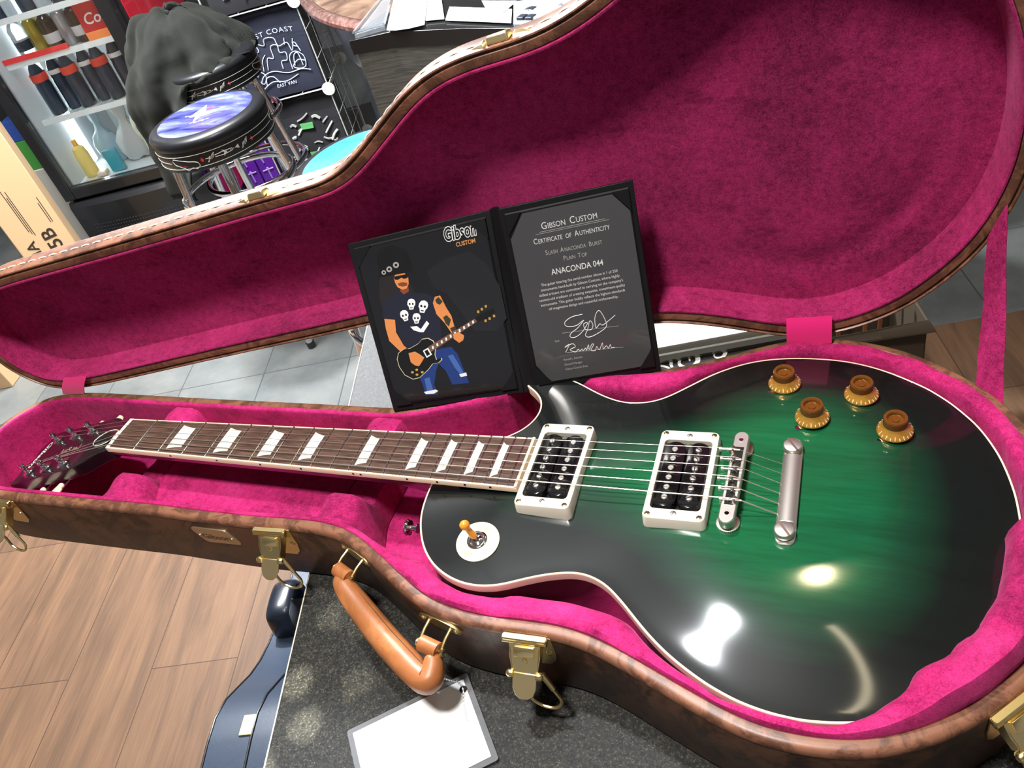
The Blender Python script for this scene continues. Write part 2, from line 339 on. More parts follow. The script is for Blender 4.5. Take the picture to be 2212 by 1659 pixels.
mb = MB(); mb.tube([hp(s, t, 1.5) for s, t in bell], .55, 6, True); part('cover_edge', mb, CREAM_W, hs)
lg = text_mb('Gibson', 15, lambda x, y: hp(181-y*.9-2, 27-x*1.02, .12), shear=.35, bold=.25, space=.95); part('headstock_logo', lg, PEARL, hs)
lg = text_mb('Les Paul', 12, lambda x, y: hp(78+x*1.05, -1+y-4, .12), shear=.3, bold=.05); lg2 = text_mb('MODEL', 4, lambda x, y: hp(122+x, -10+y, .12)); part('model_script', join(lg, lg2), M('silk_gold', (.45, .38, .26), .4, .3), hs)
posts = []
for s_, t_ in ((84, 1), (123, 1), (162, 1), (84, -1), (123, -1), (162, -1)):
    t = t_*25.5; posts.append((s_, t)); bs = hp(s_, t); mb = MB()
    mb.lathe([(8.2, 0), (8.2, 1.2), (6.3, 2.2), (6.0, 2.9), (3.4, 3.1), (3.1, 5.5), (2.5, 6.2), (2.7, 9.8), (3.4, 10.8), (3.4, 12.2), (2.2, 12.9)], bs, HN, 24)
    mb.tube([bs+HN*(6.3+.13*k)+(HU*math.cos(k*.7)+HV*math.sin(k*.7))*3.1 for k in range(28)], .5, 6)
    mb.cyl(hp(s_, t, -18), hp(s_, t, -14), 8, n=16)
    mb.cyl(hp(s_+6, t, -19), hp(s_+6, t_*41, -17), 2.2, n=10)
    po = part('tuner_post', mb, CHROME, hs)
    mb = MB(); M3 = frame(HV*t_, HN); bc = hp(s_+6, t_*41, -16)
    rings = []
    for k, (q, rw) in enumerate(((0, 2.6), (1.5, 4.4), (3, 4.6), (4.2, 3.4), (6, 6.2), (9, 8.8), (13, 9.8), (17, 8.6), (19.5, 6.4), (21, 5.2), (22, 4.2), (23, 2))):
        rings.append([bc+M3@Vector((q, rw*math.cos(a), min(rw, 3.3)*math.sin(a))) for a in [2*math.pi*i/18 for i in range(18)]])
    mb.loft(rings, True, True, True); part('tuner_button', mb, CREAM, hs)
# strings
ys0 = [17.6-7.04*i for i in range(6)]; ys1 = [25-10*i for i in range(6)]; rad = [.16, .19, .25, .36, .46, .56]
SX = [626, 628, 630, 628.5, 630.5, 632.5]
ords = [(84, 0), (123, 1), (162, 2), (162, 5), (123, 4), (84, 3)]
sname = M('string_steel', (.80, .72, .58), .28, .9)
strs = []
for i in range(6):
    sp, k = ords[i]; s_, t = posts[{0: 0, 1: 1, 2: 2, 3: 5, 4: 4, 5: 3}[i]]
    zb = 6.2-.003*(ys1[i]**2)
    path = [hp(s_, t+(-2.9 if t > 0 else 2.9), 7.5), Vector((-3.4, ys0[i], .9)), Vector((1, ys0[i], 1.55)), Vector((SX[i], ys1[i], zb)), Vector((SX[i]+3, ys1[i], zb-.4)), Vector((663, ys1[i]*.985, -9.8))]
    mb = MB(); mb.tube(path, rad[i], 8); part('string', mb, sname, G)
# pickups
def pickup(x0, x1, zt, slugs_first, zl, zr):
    xc = (x0+x1)/2; wx = x1-x0; out = rrect(wx, 91.4, 4.5, 5); inn = rrect(wx-8.6, 71.4, 3.5, 5)
    def ring(P, dz, k=0):
        return [(xc+x*(1-k/wx), y*(1-k/91), zt+dz) for x, y in P]
    mb = MB(); mb.loft([[(xc+x*1.03, y*1.015, min(topz(xc+x, max(-60, min(60, y)))-1.2, zt-3)) for x, y in out], ring(out, -.9), ring(out, -.25, .5), ring(out, 0, 1.6), ring(inn, 0, -1.2), ring(inn, -.6), ring(inn, -11)], True)
    rg = part('pickup_ring', mb, CREAM_W, G)
    mb = MB(); mb.box((xc, 0, zt-8.5), (wx-8, 71, 1)); part('pickup_base', mb, BLACKHOLE, rg)
    for q, sx in enumerate((-9.4, 9.4)):
        rr_ = [(x, y) for x, y in rrect(17.6, 67.5, 8.7, 8)]
        def rg2(k, z): return [(xc+sx+x*(1-k/17.6*2), y*(1-k/67*2), z) for x, y in rr_]
        mb = MB(); mb.loft([rg2(0, zt-8), rg2(0, zt-.6), rg2(.3, zt-.15), rg2(.9, zt+.1)], True, False, True)
        for y in (-30, -12, 12, 30) : mb.box((xc+sx*1.0, y*1.02, zt+.12), (17, .35, .22))
        part('pickup_bobbin', mb, BLACK_P, rg)
        for i in range(6):
            y = 24.7-9.9*i; scr = (q == 0) != slugs_first; mb = MB()
            if scr:
                mb.lathe([(2.55, 0), (2.55, .7), (2.1, 1.35), (.1, 1.7)], (xc+sx, y, zt+.1), (0, 0, 1), 20); o = part('pole_screw', mb, NICKEL, rg)
                mb = MB(); a = R(random.Random(i*7+int(x0)).uniform(0, 180)); mb.box((xc+sx, y, zt+1.55), (4.6, .65, .5), Matrix.Rotation(a, 3, 'Z')); part('screw_slot', mb, BLACKHOLE, rg)
            else:
                mb.lathe([(2.45, 0), (2.45, .45), (2.1, .75)], (xc+sx, y, zt+.1), (0, 0, 1), 20); part('pole_slug', mb, NICKEL, rg)
    for x in (-wx/2+4, 0, wx/2-4):
        for y in (-41.5, 41.5):
            if x == 0 : r0, y2 = 2.6, y*.965
            else: r0, y2 = 2.3, y*1.01
            mb = MB(); mb.lathe([(r0, -.2), (r0*.95, .35), (r0*.5, .75), (.1, .85)], (xc+x, y2, zt), (0, 0, 1), 18); part('ring_screw', mb, BRASS if x else NICKEL, rg)
            mb = MB()
            for a in ((30, 120) if x else (70,)): mb.box((xc+x, y2, zt+.75), (r0*1.5, .5, .35), Matrix.Rotation(R(a), 3, 'Z'))
            part('screw_slot', mb, BLACKHOLE, rg)
pickup(462.2, 508.8, .3, False, 0, 0)
pickup(566.6, 613.4, -.5, True, 0, 0)
# bridge
mb = MB(); P = rrect(11.5, 92, 5.7, 8); bx = 630; MR = Matrix.Rotation(R(-1.6), 3, 'Z')
def br(k, z): return [Vector((bx, 0, z))+MR@Vector((x*(1-k/11.5*2), y*(1-k/92*2), 0)) for x, y in P]
mb.loft([br(.6, -6), br(0, -5), br(0, 1.2), br(.7, 2)], True, True, True)
for s in (1, -1): mb.lathe([(3.0, 0), (3.0, .12), (1.9, .14), (1.9, .05)], Vector((bx, 0, 2))+MR@Vector((0, s*37, 0)), (0, 0, 1), 18)
BRG = part('bridge', mb, NICKEL, G, .3)
mb = MB(); mb.box((bx, 0, 2.06), (6.6, 58, .12), MR); part('saddle_channel', mb, BLACKHOLE, BRG)
for s in (1, -1):
    c_ = Vector((bx, 0, 0))+MR@Vector((0, s*37, 0)); mb = MB()
    mb.lathe([(1.7, -.3), (1.7, .1)], c_+Vector((0, 0, 2)), (0, 0, 1), 16); part('post_tip', mb, CHROME, BRG)
    zs = topz(c_.x, c_.y); mb = MB(); mb.lathe([(5.2, -6), (5.2, -8.4)], c_, (0, 0, 1), 24)
    rings = []
    for r0, z in ((7.2, -8.4), (8.4, -8.9), (8.4, -10.8), (7.2, -11.3)):
        rings.append([(c_.x+(r0+(.28 if (i % 2 and r0 > 8) else 0))*math.cos(2*math.pi*i/72), c_.y+(r0+(.28 if (i % 2 and r0 > 8) else 0))*math.sin(2*math.pi*i/72), z) for i in range(72)])
    mb.loft(rings, True, True, True); mb.cyl((c_.x, c_.y, zs-1), (c_.x, c_.y, -11), 3, n=16); part('thumbwheel', mb, NICKEL, BRG)
for i in range(6):
    x, y = SX[i], ys1[i]; zb = 5.9-.003*y*y; mb = MB()
    mb.add([(x-2.6, y-3.6, 1.6), (x+2.6, y-3.6, 1.6), (x+.5, y-3.6, zb), (x-.5, y-3.6, zb), (x-2.6, y+3.6, 1.6), (x+2.6, y+3.6, 1.6), (x+.5, y+3.6, zb), (x-.5, y+3.6, zb)], [(0,1,2,3),(4,7,6,5),(0,4,5,1),(1,5,6,2),(2,6,7,3),(3,7,4,0)])
    part('saddle', mb, M('saddle_steel', (.40, .36, .33), .3, 1) if i == 0 else bpy.data.materials['saddle_steel'], BRG, .2)
    mb = MB(); mb.cyl((x-8.5, y, 2.7), (x+5.5, y, 2.7), 1.05, n=10); mb.cyl((x-10.2, y, 2.7), (x-8.3, y, 2.7), 2.1, n=14); mb.cyl((x-4.6, y, 2.7), (x-3.6, y, 2.7), 1.6, n=12); part('saddle_screw', mb, NICKEL, BRG)
# stop tailpiece
tx = 669.5
mb = MB(); rings = []
for y in [-50.5, -50, -47, -42, -36, -35.5, -33] + list(np.linspace(-30, 30, 9)) + [33, 35.5, 36, 42, 47, 50, 50.5]:
    ear = abs(y) > 35.2; e = 0 if abs(y) < 44 else (abs(y)-44)/6.5; xw = 7.2-(3.2*e*e)
    zt = -10.8 if ear else -6.2; zb = -15.5
    rings.append([(tx-xw, y, zb+2), (tx-xw*.7, y, zb), (tx+xw*.7, y, zb), (tx+xw, y, zb+2), (tx+xw, y, zt-(2 if not ear else .6)), (tx+xw*.62, y, zt-(.2 if not ear else 0)), (tx+1, y, zt), (tx-xw*.45, y, zt-.1), (tx-xw, y, zt-(3.2 if not ear else .6))])
mb.loft(rings, True, True, True); TP = part('tailpiece', mb, NICKEL, G, .5)
for s in (1, -1):
    mb = MB(); y = s*41.2; mb.lathe([(4, -12), (4, -5), (7.1, -4.8), (7.3, -4.2), (7.3, -.9), (6.9, -.3), (6.2, 0)], (tx-.5, y, -4.6), (0, 0, 1), 32)
    mb.cyl((tx-.5, y, topz(tx, y)-1), (tx-.5, y, -15), 5.2, n=20); st = part('tailpiece_stud', mb, NICKEL, TP)
    mb = MB(); mb.box((tx-.5, y, -4.6), (14.2, 1.7, .5), Matrix.Rotation(R(-56), 3, 'Z')); part('stud_slot', mb, M('slot_shade', (.30, .20, .17), .4, .8), TP)
# control knobs
def knob(x, y):
    z0 = topz(x, y)+2.2; o = Vector((x, y, z0)); mb = MB()
    mb.lathe([(12.6, 0), (13.3, .8), (13.2, 1.9), (12, 3.3), (10.2, 5.6), (9.2, 7.2), (9.0, 8.4), (8.6, 8.8)], o, (0, 0, 1), 48); k = part('control_knob', mb, GOLD, G)
    mb = MB(); mb.lathe([(9.05, 8.5), (8.9, 12.5), (8.7, 14.6), (8.2, 15.3), (6.6, 15.3), (5.9, 14.6), (5.6, 12.4), (3.2, 12.2), (2.9, 13.0), (.1, 13.2)], o, (0, 0, 1), 48); part('knob_cap', mb, AMBER_T, k)
    mb = MB()
    for i in range(22):
        a = R(-150+300*i/20 if i < 21 else 0); 
        p = o+Vector((math.cos(a)*12.6, math.sin(a)*12.6, 2.75)); mb.box(p, (1.9, .42, .3), Matrix.Rotation(a, 3, 'Z') @ Matrix.Rotation(R(50), 3, 'Y'))
    for i in range(11):
        a0 = R(-150+30*i+180+90)
        def fn(u, v_, a0=a0):
            an = a0+(u)/10.8; r0 = 12.1-v_*.62; return o+Vector((math.cos(an)*r0, math.sin(an)*r0, 3.3+v_*.78+.08))
        mb = join(mb, text_mb(str(10-i), 2.3, fn, align='CENTER'))
    part('dial_markings', mb, M('dial_cream', (.95, .80, .50), .5) if 'dial_cream' not in bpy.data.materials else bpy.data.materials['dial_cream'], k)
    mb = MB(); z = topz(x, y); mb.add([(x-13, y-10, z+1.6), (x-11.5, y-13, z+.6), (x+1, y-10.5, z+1.2), (x-4, y-5, z+1.2), (x-13, y-10, z+2.1), (x-11.5, y-13, z+1.1), (x+1, y-10.5, z+1.7), (x-4, y-5, z+1.7)], [(0,1,2,3),(4,7,6,5),(0,4,5,1),(1,5,6,2),(2,6,7,3),(3,7,4,0)])
    mb.lathe([(4.5, -.6), (4.5, 3)], (x, y, z), (0, 0, 1), 16); part('knob_pointer', mb, CHROME, k)
for x, y in ((656.6, 120.5), (717.4, 111.5), (681.2, 77.5), (742, 70.5)): knob(x, y)
# toggle switch
sx_, sy_ = 439.5, -77; sz = topz(sx_, sy_)
nrm = Vector((-(topz(sx_+3, sy_)-topz(sx_-3, sy_))/6, -(topz(sx_, sy_+3)-topz(sx_, sy_-3))/6, 1)).normalized()
mb = MB(); mb.lathe([(18, .1), (18, 1.2), (17.3, 1.7), (7.2, 1.7)], (sx_, sy_, sz-.4), nrm, 48); PC = part('switch_plate', mb, M('chip_cream', (.88, .84, .62), .35, coat=.3), G)
mb = MB(); so = Vector((sx_, sy_, sz+1.2))
rings = []
for r0, z in ((8.2, 0), (8.2, 1.6), (7.4, 2.2), (6.2, 2.3), (5.6, .6), (4.4, .4)):
    rings.append([so+frame((1, 0, 0), nrm)@Vector(((r0+(.35 if i % 2 and r0 > 8 else 0))*math.cos(2*math.pi*i/60), (r0+(.35 if i % 2 and r0 > 8 else 0))*math.sin(2*math.pi*i/60), z)) for i in range(60)])
mb.loft(rings, True, True, False); mb.lathe([(4.5, .3), (4.3, 1.6), (2.6, 2.2), (2.4, .8)], so, nrm, 24, False); part('switch_nut', mb, CHROME, PC)
ld = Vector((-.36, .06, 1)).normalized(); mb = MB(); mb.cyl(so, so+ld*8, 1.6, 1.5, 14); part('switch_lever', mb, CHROME, PC)
mb = MB(); mb.lathe([(2.0, 5), (2.9, 5.4), (3.1, 8), (2.7, 11), (2.6, 14.5), (3.3, 16), (4.1, 17.6), (4.2, 19.4), (3.5, 21.3), (2, 22.4), (.1, 22.8)], so, ld, 28); part('switch_tip', mb, AMBER_TIP, PC)
for s, rot in ((1, 0), (-1, 180)):
    t_ = 'RHYTHM' if s > 0 else 'TREBLE'
    txt = text_mb(t_, 3.0, lambda x, y, s=s: so+frame((1, -.02, 0), nrm)@Vector((x+(1 if s > 0 else -3), y+(11 if s > 0 else -13.2), .72)), align='CENTER'); part('switch_lettering', txt, M('pale_gold_'+str(s), (.86, .74, .30), .5), PC)
mb = MB(); mb.lathe([(4.2, 0), (4.2, 1), (2.6, 2), (2.6, 7), (6.6, 8), (7.4, 9.6), (6.6, 11), (.1, 12)], (374.6, -62, -24), (-1, 0, 0), 24); part('strap_button', mb, CHROME, G)
# ---------------------------------------------------------------- the case
FAR = [(853,0),(851,30),(845,62),(834,92),(818,120),(797,144),(773,163),(748,179),(720,188),(692,193),(664,191),(640,184),(617,173),(594,162),(572,153),(550,146),(528,142),(506,141),(484,142),(462,142.5),(440,141),(420,136),(402,129),(384,119),(366,109),(348,99),(332,90),(315,83),(298,79),(270,79),(200,80),(120,80),(30,80.5),(-60,81.5),(-120,82),(-165,79),(-194,70),(-214,50),(-227,28),(-231,0)]
NEAR = [(-229,-25),(-219,-50),(-200,-70),(-170,-80),(-121,-82),(-72,-81),(-5,-80),(80,-78),(138,-79),(207,-79),(238,-77),(275,-76),(298,-78),(317,-84),(335,-94),(358,-107),(380,-120),(397,-130),(409,-135),(426,-140),(442,-142),(463,-144),(483,-143),(503,-142),(523,-142),(542,-145),(553,-149),(573,-156),(591,-164),(609,-171),(626,-178),(643,-184),(658,-189),(679,-191),(694,-191),(708,-190),(721,-188),(735,-184),(748,-178),(763,-170),(780,-158),(797,-143),(815,-123),(832,-96),(845,-62),(851,-30)]
CO = resample(FAR+NEAR, 440, 12); CN = inward(CO)
LO = resample(FAR+[(x, -y) for x, y in FAR[-2:0:-1]], 440, 12); LN = inward(LO)
CASE = thing('guitar_case', 'open brown leather guitar case with pink velvet lining, standing on the grey table', 'guitar case', (300, 0, -95.5))
def ss(a, b_, x): t = min(max((x-a)/(b_-a), 0), 1); return t*t*(3-2*t)
def cring(off, z): return [(p[0], p[1], z) for p in (CO+CN*off)]
mb = MB(); mb.loft([cring(6, -95.5), cring(1.5, -95), cring(0, -92.5), cring(0, -27), cring(.5, -24.3), cring(2, -22.6), cring(4.5, -22), cring(8.2, -22), cring(9.4, -23), cring(9.6, -34)], True, True)
SH = part('case_bottom', mb, LEATHER, CASE)
mb = MB(); mb.loft([cring(-.25, -28.2), cring(-.35, -27), cring(.3, -24.2), cring(1.9, -22.3), cring(4.5, -21.7), cring(8.4, -21.7), cring(9.5, -22.6)], True)
part('rim', mb, LEATHER_RIM, SH)
rnd = random.Random(4)
pins = [(690, 173, 9), (736, 160, 8), (772, 137, 8), (817, 66, 10), (751, -158, 8), (776, -136, 9), (800, -106, 9), (640, 165, 6), (828, 20, 7), (470, -132, 4), (600, 150, 5)]
phs = [rnd.uniform(0, 6.28) for _ in range(8)]
prof = [(0, .0), (0, .5), (.15, .9), (.38, 1.0), (.62, .98), (.84, .72), (.97, .2), (1.0, -.7), (1.02, -2.2)]
rings = [[] for _ in range(len(prof)+2)]
for i, (p, n_) in enumerate(zip(CO, CN)):
    x, y = p; body = ss(325, 400, x); T = 5.5+body*14.5; z0 = -24.0; top_ = -21.3+body*4.8
    st_ = p+n_*9.2; gap = float(np.min(np.hypot(BO[:, 0]-st_[0], BO[:, 1]-st_[1]))) if body > .3 else 99
    lim = max(3.5, gap-2.5)
    if y < -15: k = ss(712, 785, x); lim += k*26; T += k*12; top_ += k*17
    T = min(T, lim); top_ -= (1-min(1, T/14))*2.5*body
    pin = 0
    for px_, py_, pw in pins: pin = max(pin, math.exp(-((x-px_)**2+(y-py_)**2)/(2*pw*pw*2.2))) if body > .5 else pin
    s_ = i*2*math.pi/440; wob = body*(1.1*math.sin(17*s_+phs[0])+.8*math.sin(41*s_+phs[1])+.5*math.sin(73*s_+phs[2]))
    T2 = T*(1-.36*pin)+wob*.8; tz = top_-9*pin+wob*.6
    for j, (o, h) in enumerate(prof):
        q = p+n_*(9.2+o*T2); zz = z0+(tz-z0)*h if h >= 0 else z0+(h*8)
        rings[j].append((q[0]+.5*body*math.sin(j*2+s_*60), q[1], zz+.35*body*math.sin(j*1.7+31*s_+phs[4])*o))
    q = p+n_*(9.2+1.03*T2); rings[-2].append((q[0], q[1], -60)); q = p+n_*(9.2+1.03*T2+2); rings[-1].append((q[0], q[1], -81))
mb = MB(); mb.loft(rings, True, False, True); LIN = part('bottom_lining', mb, V_BOT, CASE)
# neck rests and the little compartment between them
def rest(x0, x1, top_, lean, notch):
    mb = MB(); rr = []
    for y in np.linspace(-71, 72, 45):
        d = abs(y-2); zt = top_-1.2*math.sin(y*.2)
        if d < notch+8: zt -= (1-ss(notch-6, notch+8, d))*24
        w_ = 1+.03*math.sin(y*.31); l_ = lean*(1 if y < 0 else .3)*ss(20, 60, d)
        P = [(x0-3, -80), (x0-1, zt-9), (x0+2, zt-3), (x0+8, zt), (x1-9, zt-.3), (x1-2, zt-3.5), (x1+l_*.3, zt-10), (x1+3+l_, -80)]
        rr.append([(a*1.0, y, z) for a, z in P])
    mb.loft(rr, True, True, True); return mb
part('neck_rest', rest(4, 42, -24.5, 22, 27), V_BOT, CASE); part('neck_rest', rest(266, 302, -23.5, 10, 28), V_BOT, CASE)
mb = MB(); rr = []
for x in np.linspace(40, 268, 30):
    rr.append([(x, -70, -60), (x, -69, -50-.6*math.sin(x*.05)), (x, -66, -48)]+[(x, y, -47.5+.5*math.sin(x*.04+y*.05)) for y in np.linspace(-60, 58, 10)]+[(x, 63-1.2*math.sin(x*.03), -48.5), (x, 64.5, -52), (x, 64.5, -60)])
mb.loft(rr, True, True, True); part('compartment_lid', mb, V_BOT, CASE)
# lid
RL = Matrix(((.98272, .12890, -.13286), (.13154, .01879, .99113), (.13025, -.99148, .00151))); TL = Vector((287.23, 137.01, 122.17))
def lw(X, Y, Z): return TL+RL@Vector((X-300, Y, Z))
def lring(off, Z): return [lw(p[0], p[1], Z) for p in (LO+LN*off)]
mb = MB(); mb.loft([lring(13.2, 6), lring(13, 2.2), lring(12.2, .5), lring(11, 0), lring(5.2, 0), lring(4.2, .8), lring(3.7, 2.2), lring(3.2, 2.2), lring(2.7, .6), lring(1.8, -.6), lring(.7, -.3), lring(0, 1.2), lring(0, 27), lring(.8, 31), lring(3.5, 35.5), lring(8, 38.5), lring(16, 41), lring(26, 42.5)], True, False, True)
LS = part('case_lid', mb, LEATHER_RIM, CASE)
mb = MB(); seg = np.linalg.norm(np.roll(LO, -1, 0)-LO, axis=1); cum = np.r_[0, np.cumsum(seg)]; tot = cum[-1]
def lat(s):
    s %= tot; i = min(int(np.searchsorted(cum, s)-1), 439); i = max(i, 0); f = (s-cum[i])/seg[i]; k = (i+1) % 440
    return LO[i]*(1-f)+LO[k]*f, LN[i]
s = 0
while s < tot:
    a_, n1 = lat(s); b_, n2 = lat(s+11); c_, n3 = lat(s+5.5)
    if a_[1] < 60: mb.tube([lw(*(a_-n1*.1), 12.2), lw(*(c_-n3*.75), 11.8), lw(*(b_-n2*.1), 12.2)], .75, 5)
    s += 15.5
part('lid_stitching', mb, THREAD, LS)
mb = MB(); mb.loft([lring(12.8, 5), lring(13.0, .5), lring(13.8, -.7), lring(15.2, -.6), lring(16.0, .8), lring(16.8, 5), lring(17.6, 20), lring(18.4, 33)], True)
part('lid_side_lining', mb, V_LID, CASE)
PO = LO+LN*18.2
lx = np.arange(-220, 850, 7.); ly = np.arange(-190, 190, 7.); vin = [Vector(p) for p in PO]; nb = len(vin); segs = (PO, np.roll(PO, -1, 0))
XX, YY = np.meshgrid(lx, ly, indexing='ij'); DD = np.full(XX.shape, 1e9); II = np.zeros(XX.shape, bool)
for a_, b_ in zip(*segs):
    ab = b_-a_; t = np.clip(((XX-a_[0])*ab[0]+(YY-a_[1])*ab[1])/(ab@ab+1e-9), 0, 1); DD = np.minimum(DD, np.hypot(XX-a_[0]-t*ab[0], YY-a_[1]-t*ab[1]))
    c1 = (a_[1] > YY) != (b_[1] > YY)
    with np.errstate(divide='ignore', invalid='ignore'): II ^= c1 & (XX < (b_[0]-a_[0])*(YY-a_[1])/(b_[1]-a_[1])+a_[0])
dm = {}
for i, x in enumerate(lx):
    for j, y in enumerate(ly):
        if II[i, j] and DD[i, j] > 4: vin.append(Vector((x, y))); dm[(round(float(x), 2), round(float(y), 2))] = DD[i, j]
vo, _, fo, _, _, _ = geometry.delaunay_2d_cdt(vin, [(i, (i+1) % nb) for i in range(nb)], [], 1, 1e-5)
mb = MB(); P = []
for p in vo:
    d = dm.get((round(p.x, 2), round(p.y, 2)), 0); z = 33+3.2*ss(0, 26, d)-2.2*math.exp(-((d-24)/7)**2)*ss(560, 700, p.x)+1.5*math.exp(-((d-40)/9)**2)*ss(520, 650, p.x)
    z += (.8*math.sin(p.x*.021+p.y*.034)+.6*math.sin(p.x*.047-p.y*.029+1)) * ss(5, 40, d)
    z += 3.0*math.exp(-((p.x-392+.18*p.y)/11)**2)*ss(4, 30, d)
    P.append(lw(p.x, p.y, z))
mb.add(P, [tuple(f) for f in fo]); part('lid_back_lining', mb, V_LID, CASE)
# ribbons over the hinges, stay strap
def quadslab(a, b_, c_, d, th, nrm, K=8, sag=0):
    a, b_, c_, d, nrm = map(Vector, (a, b_, c_, d, nrm)); m_ = MB(); rr = []
    for k in range(K+1):
        t = k/K; o = nrm*sag*math.sin(math.pi*t); p, q = a.lerp(d, t)+o, b_.lerp(c_, t)+o; rr.append([p, q, q-nrm*th, p-nrm*th])
    return m_.loft(rr, True, True, True)
for a, b_, c_, d in (((-171, 73.5, -20.8), (-137, 75.5, -20.8), (-117, 80, 5), (-150, 75.6, 5)), ((654, 180, -20.8), (692, 182, -20.8), (692, 189.2, 5), (654, 184.6, 6))):
    part('hinge_ribbon', quadslab(a, b_, c_, d, .8, (0, -.8, .6), 8, 2), RIBBON, CASE)
mb = MB(); rr = []
A0, B0 = Vector((803, 138, -26)), Vector((820, 113, -26)); A1, B1 = lw(795, 60, .5), lw(812, 34, .5)
A1, B1 = Vector((806, 204.5, 70)), Vector((816, 205.8, 100)); nn = (B0-A0).cross(A1-A0).normalized()
for k in range(25):
    t = k/24; p = A0.lerp(A1, t)+nn*(1.6*math.sin(t*9)*t*(1-t)*2); q = B0.lerp(B1, t)+nn*(1.6*math.sin(t*9+.6)*t*(1-t)*2)
    rr.append([p, p+nn*1.5+(q-p)*.05, q+nn*1.5-(q-p)*.05, q, q-nn*1.5-(q-p)*.05, p-nn*1.5+(q-p)*.05])
mb.loft(rr, True, True, True); part('stay_strap', mb, V_BOT, CASE)
# latches on the front wall
def cat(xq, near=True):
    best = min(range(440), key=lambda i: abs(CO[i][0]-xq)+(0 if CO[i][1] < 0 else 1e4)); return Vector((*CO[best], 0)), Vector((*(-CN[best]), 0)).normalized()
def latch(xq):
    p, n = cat(xq); t = Vector((-n.y, n.x, 0)); F = Matrix((t, n, Vector((0, 0, 1)))).transposed()   # x along the wall, y outward, z up
    def L_(a, b_, c_): return p+F@Vector((a, b_, c_))
    mb = MB(); pl = [(-17, 0), (17, 0), (17, -20), (15, -30), (10, -36), (-10, -36), (-15, -30), (-17, -20)]
    mb.prism(pl, L_(2, 0, -26), t, (0, 0, 1), n, -.3, 1.1); LT = part('latch', mb, BRASS, CASE, .3)
    mb = MB(); mb.rbox(L_(0, 3.2, -26), (35, 5.6, 4.6), 1.8, F); mb.cyl(L_(-17, 4.6, -27.5), L_(17, 4.6, -27.5), 2.1, n=12); part('latch_bar', mb, BRASS, LT)
    mb = MB(); O = L_(0, 6.5, -29); d1 = F@Vector((0, .62, -.78)); n1 = F@Vector((0, .78, .62))
    mb.prism([(-12, 0), (12, 0), (12, 9), (9.5, 22), (-9.5, 22), (-12, 9)], O, t, d1, n1, -1.2, 0); 
    mb.prism([(-12, 2), (-11, 2), (-9, 21), (-9.5, 22)], O-n1*9, t, d1, n1, 0, 9); mb.prism([(12, 2), (11, 2), (9, 21), (9.5, 22)], O-n1*9, t, d1, n1, 0, 9); part('latch_lever', mb, BRASS, LT)
    mb = MB(); mb.rbox(O+d1*5+n1*.8, (16, 8, 1.6), 1, Matrix((t, d1, n1)).transposed()); part('latch_catch', mb, BRASS, LT)
    mb = MB(); O2 = O+d1*21; d2 = F@Vector((0, .72, -.69)); n2 = F@Vector((0, .69, .72))
    tab = [(-8.6, 0), (8.6, 0), (9.2, 5), (9.0, 11), (7, 16), (3.5, 18.5), (0, 19), (-3.5, 18.5), (-7, 16), (-9.0, 11), (-9.2, 5)]
    mb.prism(tab, O2, t, d2, n2, -.9, .6); part('latch_tab', mb, BRASS_D, LT, .4)
    mb = MB()
    for s in (-1, 1):
        c_ = O2+t*s*11.5+d2*1; mb.lathe([(3, -2.6), (3.2, -1), (3.2, 1), (2.2, 2.4), (.2, 2.8)], c_, t*s, 16)
    mb.lathe([(2.6, 0), (2.4, .8), (.3, 1.2)], L_(14, 1, -46), n, 14); mb.lathe([(2.4, 0), (2, .8), (.3, 1)], O+d1*12, n1, 12); part('latch_rivet', mb, BRASS, LT)
    mb = MB(); path = []
    d3 = F@Vector((.30, .30, -.90)).normalized()
    for k in range(25):
        a = math.pi*k/24; path.append(O2+t*(-12.5*math.cos(a)+4)+d3*(24+11*math.sin(a))-n*3)
    path = [O2-t*11.5-n*2+d2*2]+path+[O2+t*13-n*2+d2*2]
    mb.tube(path, 1.35, 8); mb.cyl(O2+t*13-n*2+d2*1, O2+t*15-n*2.5+d3*15, 2.3, 2.1, 10); mb.cyl(O2-t*11.5-n*2+d2*1, O2-t*9-n*2.5+d3*15, 2.3, 2.1, 10); part('latch_loop', mb, BRASS, LT)
for xq in (-126, 227, 499, 800): latch(xq)
